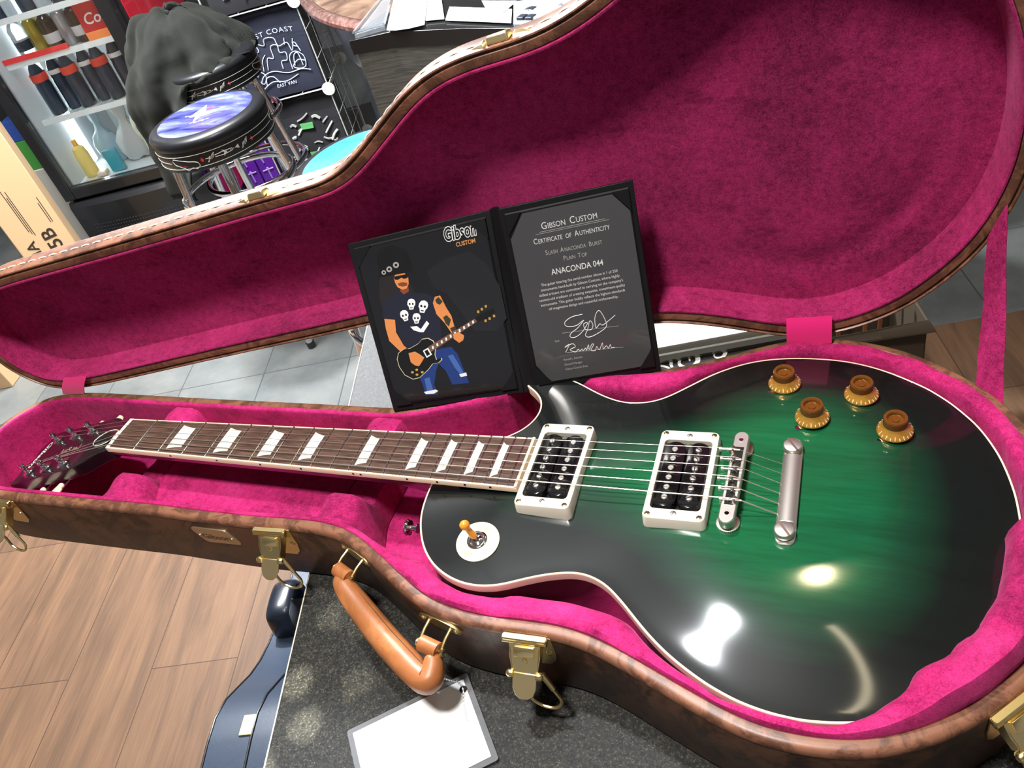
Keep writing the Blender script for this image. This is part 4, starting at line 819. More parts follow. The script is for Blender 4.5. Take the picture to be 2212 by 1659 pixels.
ct('Slash', 2.6, .262, CI2, .23, 'LEFT'); ct('Ronald L. Eubanks', 2.9, .150, CI2, .27, 'LEFT'); ct('General Manager', 2.9, .122, CI2, .27, 'LEFT'); ct('Gibson Custom Shop', 2.9, .095, CI2, .27, 'LEFT')
def stroke(pts, wd=.35, Q=qR):
    return MB().tube([bil(Q, u, v, 1.6) for u, v in pts], wd, 5)
KR = ((1110, 215), (1970, 65), (2145, 1240), (1300, 1385))
def pen(pts, wd=.32):
    c_ = crv([Vector((x, y, 0)) for x, y in pts], 7); return stroke([sk(p.x, p.y, KR) for p in c_], wd)
part('signature', pen([(1632,862),(1560,880),(1515,915),(1530,940),(1590,935),(1640,900),(1600,950),(1555,985),(1550,1010),(1585,1010),(1630,975),(1665,920),(1640,925),(1650,960),(1690,960),(1700,930),(1680,905),(1665,960),(1650,1000),(1680,1010),(1750,975),(1790,930),(1745,840),(1715,880),(1720,950),(1745,925),(1770,930),(1848,868)], .4), CI, CP)
part('signature', pen([(1515,1112),(1540,1060),(1510,1080),(1560,1055),(1580,1075),(1545,1095),(1580,1110),(1600,1092),(1610,1105),(1625,1090),(1632,1102),(1648,1085),(1655,1098),(1668,1062),(1672,1095),(1690,1060),(1702,1062),(1684,1098),(1712,1100),(1722,1075),(1740,1095),(1760,1050),(1765,1090),(1785,1070),(1800,1085),(1812,1062),(1820,1082),(1840,1078)], .34), CI, CP)
for (x0, y0, x1, y1) in ((1495, 985, 1868, 938), (1520, 1115, 1897, 1078)): part('certificate_rule', stroke([sk(x0, y0, KR), sk(x1, y1, KR)], .16), CI2, CP)
# ---------------------------------------------------------------- second guitar case standing on its long side against the table
BLUE = M('case_vinyl_blue', (.035, .052, .085), .34, coat=.3, crough=.25); bump(BLUE, noise(BLUE, 900, 2).outputs[0], .3, .0006)
BC = thing('guitar_case', 'closed dark blue black hardshell guitar case standing on its side beside the table', 'guitar case', uv(-170, 0, F0))
prof_v = [(-560, 300), (-520, 330), (-470, 345), (-400, 352), (-300, 350), (-200, 352), (-120, 356), (-60, 362), (0, 367), (45, 366), (85, 352), (120, 328), (160, 300), (200, 280), (245, 266), (295, 256), (345, 249), (400, 246), (480, 246), (520, 240), (540, 222)]
def caseside(u0, u1, ins):
    rr = []
    for u, k in ((u0, 10+ins), (u0+(2 if u1 > u0 else -2), 4+ins), (u0+(6 if u1 > u0 else -6), ins), (u1, ins)):
        rr.append([uv(u, v+(k if v < 0 else -k)*.6, F0+h-k) for v, h in prof_v]+[uv(u, 545-k, F0+4), uv(u, -565+k, F0+4)])
    return rr
mb = MB(); mb.loft(caseside(-252, -173, 0), True, True, True); part('case_shell', mb, BLUE, BC)
mb = MB(); mb.loft(caseside(-90, -171, 0), True, True, True); part('case_lid', mb, BLUE, BC)
mb = MB(); mb.tube([uv(-172, v, F0+h+.6) for v, h in prof_v], 2.2, 8); part('seam_piping', mb, M('piping_black', (.006, .006, .007), .4), BC)
mb = MB(); mb.tube([uv(-249, v, F0+h-1.5) for v, h in prof_v], 2.4, 8); part('edge_piping', mb, bpy.data.materials['piping_black'], BC)
mb = MB(); mb.loft([[uv(a, b_, F0+c_) for a, b_, c_ in ((-196, v, 362+k*.2), (-172, v, 363+k*.2), (-172, v, 369+k*.2), (-195, v, 369+k*.2))] for v, k in ((8, 4), (12, 4), (30, 0), (44, -4))], True, True, True); part('latch', mb, BRASS, BC, 1)
HM = M('handle_black', (.010, .014, .024), .3, coat=.4); hb = [uv(-214, 258, F0+268), uv(-214, 262, F0+300), uv(-214, 276, F0+318), uv(-214, 330, F0+318), uv(-214, 350, F0+300), uv(-214, 354, F0+256)]
mb = MB(); cc = crv(hb, 6); rr = []
for i, p in enumerate(cc):
    t = (cc[min(i+1, len(cc)-1)]-cc[max(i-1, 0)]).normalized(); s_ = EU; n_ = t.cross(s_); rr.append([p+s_*(24*math.cos(a))+n_*(7.5*math.sin(a)) for a in [2*math.pi*k/14 for k in range(14)]])
mb.loft(rr, True, True, True); part('handle', mb, HM, BC)

# ---------------------------------------------------------------- bar stools
SEATV = M('seat_vinyl', (.006, .006, .007), .38, coat=.15, crough=.2, spec=.35)
SLV = M('band_silver', (.50, .48, .42), .5); REDP = M('band_red', (.55, .02, .02), .5)
PRNT = M('seat_print', (.05, .08, .25), .25, coat=.6, crough=.1)
a1n = noise(PRNT, 5, 4, .6, sc=(1, 3.5, 1), rot=(0, 0, R(-20)), dist=.8)
base(PRNT, ramp(PRNT, a1n.outputs[0], [(.33, (.008, .012, .05)), (.50, (.05, .055, .24)), (.62, (.12, .14, .42)), (.76, (.45, .55, .85))]).outputs[0])
PRNT2 = M('seat_print_teal', (.10, .42, .60), .22, coat=.7, crough=.1)
a1n = noise(PRNT2, 4, 3, .5); base(PRNT2, ramp(PRNT2, a1n.outputs[0], [(.35, (.02, .12, .32)), (.55, (.08, .42, .55)), (.7, (.30, .75, .75))]).outputs[0])
def stool(cx, cy, label, pm, z0=-270, phase=0, band=True, legrot=20, words=True):
    o = Vector((cx, cy, 0)); S = thing('bar_stool', label, 'stool', (cx, cy, F0))
    mb = MB(); mb.lathe([(150, z0-30), (181, z0-34), (184, z0-26), (184, z0-17), (180, z0-8), (170, z0-2.5), (155, z0), (100, z0+3), (.1, z0+4)], o, (0, 0, 1), 64); st = part('seat', mb, SEATV, S)
    mb = MB(); mb.lathe([(150, z0+.6), (100, z0+3.6), (.1, z0+4.6)], o, (0, 0, 1), 64, False); part('seat_print', mb, pm, st)
    mb = MB(); mb.lathe([(120, z0-98), (178, z0-98), (181, z0-94), (181, z0-34)], o, (0, 0, 1), 64); bd = part('seat_band', mb, SEATV, S)
    if band:
        def bf(th, h): return o+Vector((181.6*math.cos(th), 181.6*math.sin(th), z0-66+h))
        ms, mr = MB(), MB()
        for h in (-19, 19): ms.tube([bf(2*math.pi*k/90, h) for k in range(90)], .9, 5, True)
        def pb(th0, pts, m_): 
            n_ = len(pts); m_.loft([[bf(th0+x/181, y) for x, y in pts], [bf(th0+x/181, y)*1.0+Vector((math.cos(th0), math.sin(th0), 0))*.6 for x, y in pts]], True, True, True)
        for k in range(3):
            t0 = R(phase+120*k)
            hd = [(-55, 8), (-50, -4), (-20, -16), (-12, -24), (6, -17), (20, -22), (32, -14), (30, -4), (20, 0), (2, 3), (-30, 10), (-48, 14)]
            ms.tube([bf(t0+x/181, y) for x, y in hd], 1.1, 5, True)
            for x0 in (45, 205): pb(t0, [(x0-5, 0), (x0, -7), (x0+5, 0), (x0, 7)], mr)
            for x0 in (72, 178):
                for q in range(7): a = q*2.4; ms.tube([bf(t0+(x0+13*math.cos(a)*(.4+.6*j/5))/181, 12*math.sin(a+.35*j)*(.3+.7*j/5)) for j in range(6)], 1.0, 5)
            for yy in (-5, 5): ms.tube([bf(t0+x/181, yy*(1-abs(x-112)/60)) for x in range(84, 140, 6)], 1.0, 5)
            pb(t0, [(108, -10), (122, 0), (108, 10), (112, 0)], ms); pb(t0, [(146, 0), (158, -6), (158, 6)], ms)
            for x in (132, 137, 142): pb(t0, [(x-1, -1.5), (x+1, -1.5), (x+1, 1.5), (x-1, 1.5)], ms)
            for x0, x1 in ((-180/1.0, -70), (55, 70), (215, 315)): ms.tube([bf(t0+(x0+(x1-x0)*j/8)/181, 0) for j in range(9)], .7, 5)
            part('band_word', text_mb('Fender', 9, lambda x, y, t0=t0: bf(t0+(x-34)/181, y-12)+Vector((math.cos(t0), math.sin(t0), 0))*.5, shear=.3), REDP, bd)
        part('band_ornament', ms, SLV, bd, kind='stuff'); 
        for k in range(3):
            for x0 in (45, 205): m_ = MB(); pb(R(phase+120*k), [(x0-5, 0), (x0, -7), (x0+5, 0), (x0, 7)], m_); part('band_diamond', m_, REDP, bd)
    if words:
        vd = Vector((.95, .31, 0)).normalized(); vu = Vector((-vd.y, vd.x, 0)); pw = M('print_white_vinyl', (.75, .78, .85), .3) if 'print_white_vinyl' not in bpy.data.materials else bpy.data.materials['print_white_vinyl']
        sf = lambda x, y: o+vd*x+vu*y+Vector((0, 0, z0+4.8-(x*x+y*y)/5200))
        part('seat_lettering', text_mb("WHEN YOU'RE READY", 22, lambda x, y: sf(x-118, y-72), shear=.25, bold=.3), pw, st)
        m_ = MB()
        for P in ([(-95, -8), (-30, 2), (-8, 48), (2, 6), (20, -6), (95, 20), (20, -14), (-2, -18), (-14, -44), (-18, -10)], [(-92, -2), (-60, 12), (-40, 4), (-70, -6)], [(25, 0), (60, 16), (100, 26), (60, 6)]):
            vs_, _, fs_, _, _, _ = geometry.delaunay_2d_cdt([Vector(p) for p in P], [(i, (i+1) % len(P)) for i in range(len(P))], [], 1, 1e-5); m_.add([sf(p.x*1.35, p.y*1.35) for p in vs_], [tuple(f) for f in fs_])
        part('seat_emblem', m_, pw, st); part('seat_script', text_mb('R', 30, lambda x, y: sf(x-2, y+20), shear=.5), REDP, st)
    for k in range(4):
        a = R(legrot+90*k); d = Vector((math.cos(a), math.sin(a), 0)); P = [o+d*70+Vector((0, 0, z0-104)), o+d*118+Vector((0, 0, z0-106)), o+d*140+Vector((0, 0, z0-112)), o+d*152+Vector((0, 0, z0-128)), o+d*160+Vector((0, 0, z0-160)), o+d*222+Vector((0, 0, F0+14))]
        mb = MB(); mb.tube(crv(P, 5), 12.5, 14); part('leg', mb, CHROME, S)
        mb = MB(); mb.cyl(P[-1]-Vector((0, 0, 13)), P[-1]+Vector((0, 0, 8)), 15, n=14); part('leg_foot', mb, BLACK_P, S)
    for zr, rr_ in ((F0+332, 196), (F0+530, 180)):
        mb = MB(); mb.tube([o+Vector((rr_*math.cos(2*math.pi*k/64), rr_*math.sin(2*math.pi*k/64), zr)) for k in range(64)], 10.5, 12, True); part('foot_ring', mb, CHROME, S)
    return S
stool(-1120, 1515, 'chrome bar stool with a round purple printed seat, in front of the jacket', PRNT, phase=-82, legrot=35)
stool(-1470, 2010, 'chrome bar stool hidden under the dark jacket beside the drinks fridge', SEATV, z0=-262, phase=-100, legrot=10, words=False)
stool(-378, 1140, 'chrome bar stool with a glossy teal blue seat just behind the case lid', PRNT2, phase=60, band=False, legrot=41.5, words=False)
# jacket on the second stool
JK = M('jacket_knit', (.0085, .009, .0072), .9, sheen=.06, stint=(.5, .5, .45), spec=.2); wv = JK.node_tree.nodes.new('ShaderNodeTexWave'); wv.inputs['Scale'].default_value = 110; bump(JK, wv.outputs['Fac'], .5, .0012)
jr = random.Random(3); ring = []; jc = Vector((-1540, 2020, 0)); NJ = 72
lv = [(.04, 175), (.30, 172), (.52, 150), (.72, 110), (.88, 62), (.99, 18), (1.06, -30), (1.12, -110), (1.15, -210), (1.17, -330), (1.18, -430)]
for li, (rf, hh) in enumerate(lv):
    P = []
    for k in range(NJ):
        a = 2*math.pi*k/NJ; dirn = Vector((math.cos(a), math.sin(a), 0)); hang = max(0, math.cos(a-R(222)))**1.1; hh2 = hh
        side = ss(.15, .7, hang)
        if hh < -20: hh2 = -20+(hh+20)*side*1.0
        fold = 1+.075*math.sin(a*5+li*.75)+.055*math.sin(a*9-li*1.15+1)+.045*math.sin(a*14+li*.8)
        hh2 += (14*math.sin(a*3+li*1.3)+9*math.sin(a*7-li))*(1 if hh > 0 else .4)
        rr_ = 196*rf*fold*(1+.12*side*(1 if hh < 0 else .3))
        P.append(jc+dirn*rr_+Vector((-20*side, -10*side, -262+hh2)))
    ring.append(P)
mb = MB(); mb.loft(ring, True, True, False); J = single('jacket', mb, JK, 'dark olive knit jacket heaped over a bar stool and hanging down its side', 'jacket', (-1540, 2020, -262))
sm = J.modifiers.new('sub', 'SUBSURF'); sm.levels = 2; sm.render_levels = 2; tx1 = bpy.data.textures.new('folds', 'CLOUDS'); tx1.noise_scale = .22; d1_ = J.modifiers.new('f1', 'DISPLACE'); d1_.texture = tx1; d1_.strength = .075; tx2 = bpy.data.textures.new('creases', 'MUSGRAVE'); tx2.noise_scale = .05; d2_ = J.modifiers.new('f2', 'DISPLACE'); d2_.texture = tx2; d2_.strength = .004; sl = J.modifiers.new('sol', 'SOLIDIFY'); sl.thickness = .005

# ---------------------------------------------------------------- drinks fridge
an = R(19.5); f1 = Vector((math.cos(an), math.sin(an), 0)); f2 = Vector((-math.sin(an), math.cos(an), 0)); FP = Vector((-2458, 1949, F0))
def fp(a, b_, h): return FP+f1*a+f2*b_+Vector((0, 0, h))
FM = Matrix((f1, f2, Vector((0, 0, 1)))).transposed()
def fb_(mb, a0, a1_, b0, b1, h0, h1): return mb.box(fp((a0+a1_)/2, (b0+b1)/2, (h0+h1)/2), (a1_-a0, b1-b0, h1-h0), FM)
FR = thing('drinks_fridge', 'black glass door drinks fridge with lit shelves and a red side panel', 'fridge', fp(310, 300, 0))
FBK = M('fridge_black', (.008, .008, .009), .3, coat=.5); LIN_W = M('fridge_liner', (.62, .66, .68), .4); WIRE = M('shelf_wire', (.80, .84, .84), .35)
mb = MB(); 
for q in ((0, 38, 4, 620, 20, 1860), (586, 624, 4, 620, 20, 1860), (38, 586, 580, 620, 20, 1860), (38, 586, 4, 580, 20, 318), (38, 586, 4, 580, 1700, 1860)): fb_(mb, *q)
part('fridge_cabinet', mb, FBK, FR)
mb = MB()
for q in ((38, 44, 10, 575, 318, 1700), (580, 586, 10, 575, 318, 1700), (44, 580, 570, 580, 318, 1700), (38, 586, 10, 575, 318, 330), (38, 586, 10, 575, 1692, 1700)): fb_(mb, *q)
part('fridge_liner', mb, LIN_W, FR)
for h in (602, 838, 995):
    mb = MB(); fb_(mb, 46, 578, 60, 66, h-8, h+14); fb_(mb, 46, 578, 74, 79, h-2, h+6)
    for k in range(46): fb_(mb, 50+k*11.6, 53+k*11.6, 66, 560, h-1, h+2)
    s_ = part('fridge_shelf', mb, WIRE, FR)
mb = MB(); fb_(mb, 46, 330, 54, 59, 852, 872); part('price_rail', mb, M('rail_red', (.55, .03, .03), .4), FR)
for nm, q in (('door_frame', [(-2, 46, -46, 0, 300, 1850), (562, 622, -46, 0, 300, 1850), (46, 562, -46, 0, 300, 352), (46, 562, -46, 0, 1790, 1850)]),):
    for e in q: mb = MB(); fb_(mb, *e); part(nm, mb, FBK, FR, 6)
mb = MB(); fb_(mb, 46, 562, -24, -18, 352, 1790); part('door_glass', mb, M('door_glass_m', (.96, .98, .98), .01, trans=1, ior=1.1, coat=.3), FR)
mb = MB(); fb_(mb, 46, 66, 225, 250, 350, 1650); part('light_tube', mb, M('tube_light', (1, 1, 1), emit=(.88, .97, 1), estr=9), FR)
mb = MB(); rr = []
for k in range(13):
    a = 622*k/12; bul = -46-34*math.sin(math.pi*k/12)**.7; rr.append([fp(a, 0, 290), fp(a, bul*.75, 288), fp(a, bul, 270), fp(a, bul, 120), fp(a, bul*.8, 40), fp(a, 0, 30)])
mb.loft(rr, True, True, True); GR = part('kick_panel', mb, FBK, FR)
mb = MB()
for i in range(36):
    for j in range(5):
        a = 70+i*13.5; k = a/622*12; bul = -46-34*math.sin(math.pi*k/12)**.7; mb.lathe([(3.4, 0), (3.2, 1.2)], fp(a, bul-.4, 120+j*15), -f2, 8)
part('vent_holes', mb, M('vent_metal', (.05, .05, .055), .3, .5), GR, kind='stuff')
mb = MB(); fb_(mb, 624, 626, 40, 600, 60, 1800); SP = part('side_graphic', mb, M('graphic_red', (.60, .012, .035), .22, coat=.6), FR)
for bz, hz in ((270, 805), (455, 830)):
    prof = [(0, 0), (16, 0), (16, 10), (13, 16), (14, 50), (20, 90), (32, 130), (34, 260), (0, 260)]
    pts = [(r_, -z) for r_, z in prof]+[(-r_, -z) for r_, z in prof[-2:0:-1]]
    mb = MB(); mb.loft([[fp(626.2, bz+x, hz+y) for x, y in pts], [fp(627, bz+x, hz+y) for x, y in pts]], True, True, True); bb = part('printed_bottle', mb, M('bottle_silver', (.62, .64, .70), .4, .3) if 'bottle_silver' not in bpy.data.materials else bpy.data.materials['bottle_silver'], SP)
    mb = MB(); cap_ = [(-17, 0), (17, 0), (18, -12), (-18, -12)]; mb.loft([[fp(627.2, bz+x, hz+y) for x, y in cap_], [fp(627.8, bz+x, hz+y) for x, y in cap_]], True, True, True); part('printed_cap', mb, M('cap_grey', (.30, .30, .34), .4), bb)
# what stands inside
def bottle(a, b_, h, lab, mats, prof, name='bottle', cat='bottle', band=None, group=None, capz=None):
    o = fp(a, b_, h); B = thing(name, lab, cat, o, group)
    mb = MB(); mb.lathe(prof, o, (0, 0, 1), 20); part('body', mb, mats[0], B)
    if band: z0, z1, r_ = band; mb = MB(); mb.lathe([(r_, z0), (r_+.4, z0+1), (r_+.4, z1-1), (r_, z1)], o, (0, 0, 1), 20, False); part('label', mb, mats[1], B)
    if capz: z0, z1, r_ = capz; mb = MB(); mb.lathe([(r_, z0), (r_, z1)], o, (0, 0, 1), 14); part('cap', mb, mats[2], B)
    return B
COLA = M('cola_dark', (.012, .025, .045), .12, coat=.8); LBW = M('label_white', (.70, .68, .68), .4); LBR = M('label_red', (.62, .05, .03), .4); CAPR = M('cap_red', (.5, .02, .02), .4)
GLDC = M('can_gold', (.50, .40, .08), .25, .7); SLVC = M('can_silver', (.50, .50, .52), .25, .7); DRKC = M('bottle_dark', (.03, .018, .012), .15, coat=.6); CLR = M('bottle_clear', (.75, .80, .85), .1, trans=.6)
bprof = [(.1, 0), (30, 0), (33, 6), (33, 120), (31, 135), (33, 150), (32, 165), (22, 195), (13, 210), (13, 222)]
plc = ['leftmost', 'second', 'third', 'fourth', 'fifth', 'sixth']
for i in range(6):
    bottle(92+i*68, 150+(i % 2)*26, 605, 'dark cola bottle with %s label, %s from left on lower fridge shelf' % (('a red', 'a pale')[i % 2], plc[i]), (COLA, (LBR, LBW)[i % 2], CAPR), bprof, band=(150 if i % 2 else 140, 168 if i % 2 else 172, 33.4), group='cola bottles on the lower fridge shelf', capz=(222, 232, 14))
cprof = [(.1, 0), (26, 0), (30, 6), (30, 118), (26, 126), (24, 128), (.1, 126)]
bprof2 = [(r_, z*.64) for r_, z in bprof]
for i, (mt, nm, a) in enumerate(((CLR, 'clear bottle with a dark label', 100), (GLDC, 'tall gold can', 170), (DRKC, 'dark brown bottle', 232), (SLVC, 'silver can', 298), (DRKC, 'dark bottle beside the red carton', 356))):
    bottle(a, 170, 841, nm+' on the upper fridge shelf', (mt, COLA if i == 0 else LBW, CAPR), cprof if 'can' in nm else bprof2, band=(25, 62, 33.4) if 'can' not in nm else None, name='can' if 'can' in nm else 'bottle', cat='can' if 'can' in nm else 'bottle')
CB = thing('soda_carton', 'red soda carton with white script on the upper fridge shelf', 'carton', fp(450, 130, 841)); mb = MB(); fb_(mb, 395, 540, 105, 250, 846, 985); part('carton_box', mb, M('carton_red', (.36, .008, .015), .35), CB, 3)
mb = MB(); fb_(mb, 394.5, 540.5, 104, 250.5, 842, 875); part('carton_band', mb, M('carton_orange', (.75, .22, .06), .4), CB, 2)
part('carton_script', text_mb('Cola', 58, lambda x, y: fp(412+x, 104, 902+y), shear=.3, bold=.8), LBW, CB)
for i in range(7): bottle(90+i*66, 140, 998, 'bottle on the top fridge shelf, %s from the left' % (plc+['seventh'])[i], (CLR if i % 2 else COLA, LBW, CAPR), bprof, band=(60, 110, 33.4), group='bottles on the top fridge shelf')
# floor of the fridge: milk jug, carrier bags, packets
MJ = thing('milk_jug', 'pale green white plastic milk jug at the right of the fridge floor', 'jug', fp(455, 150, 330)); MLK = M('milk_plastic', (.62, .70, .55), .4, coat=.3)
rr = []
for hz, sx, sy in ((0, 60, 60), (6, 68, 68), (130, 68, 68), (165, 62, 60), (195, 42, 40), (215, 24, 24), (226, 20, 20)):
    rr.append([fp(455+x*sx, 150+y*sy, 331+hz) for x, y in [(max(-1, min(1, 1.25*math.cos(t))), max(-1, min(1, 1.25*math.sin(t)))) for t in [2*math.pi*k/28 for k in range(28)]]])
mb = MB(); mb.loft(rr, True, True, True); part('jug_body', mb, MLK, MJ); mb = MB(); mb.tube(crv([fp(405, 90, 540), fp(398, 78, 515), fp(396, 76, 470), fp(402, 86, 440)], 5), 10, 10); part('jug_handle', mb, MLK, MJ)
mb = MB(); mb.lathe([(21, 0), (21, 15)], fp(455, 150, 557), (0, 0, 1), 20); part('jug_cap', mb, M('cap_purple', (.30, .03, .32), .4), MJ)
BAG = M('bag_film', (.70, .72, .72), .35, trans=.35, coat=.3); BAG2 = M('bag_film_blue', (.48, .66, .76), .3, trans=.35, coat=.4)
def bag(a, b_, s, mt, lab, hh, sd, tint=None):
    g = random.Random(sd); ph = [g.uniform(0, 6) for _ in range(4)]; rr = []
    for j, (z, r_) in enumerate(((0, .55), (8, .9), (40, 1.05), (85, .98), (125, .72), (150, .38), (175, .26), (205, .40), (hh, .48))):
        rr.append([fp(a+s*r_*math.cos(t)*(1+.12*math.sin(3*t+ph[0]+j)+.08*math.sin(7*t+ph[1]-j)), b_+s*.8*r_*math.sin(t)*(1+.12*math.sin(4*t+ph[2])), 331+z+6*math.sin(5*t+j)) for t in [2*math.pi*k/40 for k in range(40)]])
    m_ = MB(); m_.loft(rr, True, True, False); return single('carrier_bag', m_, mt, lab, 'bag', fp(a, b_, 331))
bag(300, 200, 70, BAG, 'crumpled white carrier bag beside the milk jug in the fridge', 235, 1); bag(172, 215, 58, BAG2, 'pale blue carrier bag standing at the left of the fridge floor', 275, 2)
mb = MB(); fb_(mb, 196, 262, 75, 95, 332, 430); single('snack_packet', mb, M('packet_teal', (.04, .30, .38), .3, coat=.5), 'teal and green packet in front of the pale blue bag in the fridge', 'packet', fp(230, 85, 332), bevel=6)
bottle(92, 110, 331, 'yellow squeeze bottle at the left end of the fridge floor', (M('mustard', (.80, .62, .18), .35), LBW, M('cap_orange', (.8, .35, .05), .4)), [(.1, 0), (28, 0), (30, 5), (30, 100), (24, 130), (12, 140)], capz=(140, 165, 10))
mb = MB(); fb_(mb, 130, 175, 60, 100, 332, 352); single('food_tub', mb, M('tub_cream', (.80, .66, .48), .4), 'small cream coloured tub at the front left of the fridge floor', 'tub', fp(150, 80, 332), bevel=5)

# ---------------------------------------------------------------- boxes left of the fridge
yo = Vector((-2014, 1527, F0)); yc, ysn = math.cos(R(50)), math.sin(R(50)); y1 = Vector((yc, ysn, 0)); y2 = Vector((-ysn, yc, 0)); YMX = Matrix((y1, y2, Vector((0, 0, 1)))).transposed()
def yb(a, b_, h): return yo+y1*(a*YS)+y2*b_+Vector((0, 0, h))
YS = .86
KRAFT = M('kraft_card', (.66, .43, .23), .7); KR_D = M('carton_ink', (.03, .02, .015), .7)
Yb = thing('cardboard_carton', 'tall tan cardboard carton with black lettering standing left of the fridge', 'carton', yb(-105, 140, 0))
mb = MB(); mb.box(yb(-106, 140, 560), (212*YS, 280, 1120), YMX); part('carton_body', mb, KRAFT, Yb, 3)
part('carton_lettering', text_mb('YAMAHA', 58, lambda x, y: yb(-138-y, -.6, 405+x), bold=.8, align='RIGHT'), KR_D, Yb); part('carton_lettering', text_mb('F35B', 76, lambda x, y: yb(-48-y, -.6, 425+x), bold=1.2, align='RIGHT'), KR_D, Yb)
mb = MB()
for k, (a, l0, l1) in enumerate(((-30, 440, 540), (-38, 440, 520), (-120, 420, 600), (-127, 430, 580), (-134, 440, 610))): mb.add([yb(a, -.6, l0), yb(a+3, -.6, l0), yb(a+3, -.6, l1), yb(a, -.6, l1)], [(0,1,2,3)])
part('carton_small_print', mb, KR_D, Yb)
mb = MB(); mb.box(uv(-1905, 1780, F0+70), (260, 180, 140), rotz(17.5)); single('cardboard_box', mb, KRAFT, 'small tan cardboard box low on the floor at the left edge, under the lid', 'box', uv(-1905, 1780, F0), bevel=3)
mb = MB(); fb_(mb, -150, -12, 60, 300, 0, 430); single('drink_case', mb, M('case_clearish', (.45, .43, .38), .4), 'pale grey box wedged between the tan carton and the fridge', 'box', fp(-80, 180, 0), bevel=4)
mb = MB(); fb_(mb, -140, -12, 65, 260, 431, 560); single('snack_box', mb, M('box_green', (.05, .24, .04), .3, coat=.4), 'green snack box stacked on the pale grey box beside the fridge', 'box', fp(-75, 160, 431), bevel=2)
mb = MB(); fb_(mb, -130, -12, 65, 250, 561, 650); single('snack_box', mb, M('box_blue', (.02, .06, .26), .3, coat=.4), 'blue snack box on top of the green box beside the fridge', 'box', fp(-70, 160, 561), bevel=2)

# ---------------------------------------------------------------- wire cube shelf with shirts
RK = Vector((-1444, 2619, F0)); CW = 373
def rk(a, b_, h): return RK+f1*a+f2*b_+Vector((0, 0, h))
WHT = M('wire_white', (.62, .62, .58), .4); CONN = M('connector_white', (.66, .66, .60), .4)
RS = thing('cube_shelf', 'white wire cube shelf holding folded dark shirts, left of the round counter', 'shelf', rk(-CW/2, 180, 0))
for ci in range(2):
    for h in (0, CW, 2*CW, 3*CW):
        for bq in (0, CW):
            mb = MB(); mb.lathe([(27, -4), (29, 0), (27, 4)], rk(-ci*CW, bq-(6 if bq == 0 else -6), max(h, 8)), -f2, 20); part('connector', mb, CONN, RS)
def wires(fn, n_, name):
    mb = MB()
    for a_ in (0, 8): mb.tube([fn(a_, a_), fn(CW-a_, a_), fn(CW-a_, CW-a_), fn(a_, CW-a_)], 2.0, 6, True)
    for k in range(1, n_):
        t = CW*k/n_; mb.tube([fn(t, 0), fn(t, CW)], 1.2, 5); mb.tube([fn(0, t), fn(CW, t)], 1.2, 5)
    return mb
for hi in range(3):
    for ai in (0, 1):
        part('wire_panel', wires(lambda x, y, ai=ai, hi=hi: rk(-ai*CW, x, hi*CW+y+4), 3, ''), WHT, RS)
    for ai in (0,):
        part('wire_panel', wires(lambda x, y, ai=ai, hi=hi: rk(-ai*CW-x, CW, hi*CW+y+4), 3, ''), WHT, RS)
        part('wire_panel', wires(lambda x, y, ai=ai, hi=hi: rk(-ai*CW-x, y, hi*CW+4), 3, ''), WHT, RS)
TSH = M('shirt_black', (.006, .006, .009), .8, sheen=.2); TSN = M('shirt_navy', (.006, .009, .025), .75, sheen=.2); INKW = M('shirt_print', (.50, .56, .70), .6); INKG = M('shirt_print_grey', (.40, .40, .37), .7); TAGG = M('tag_green', (.10, .36, .12), .5)
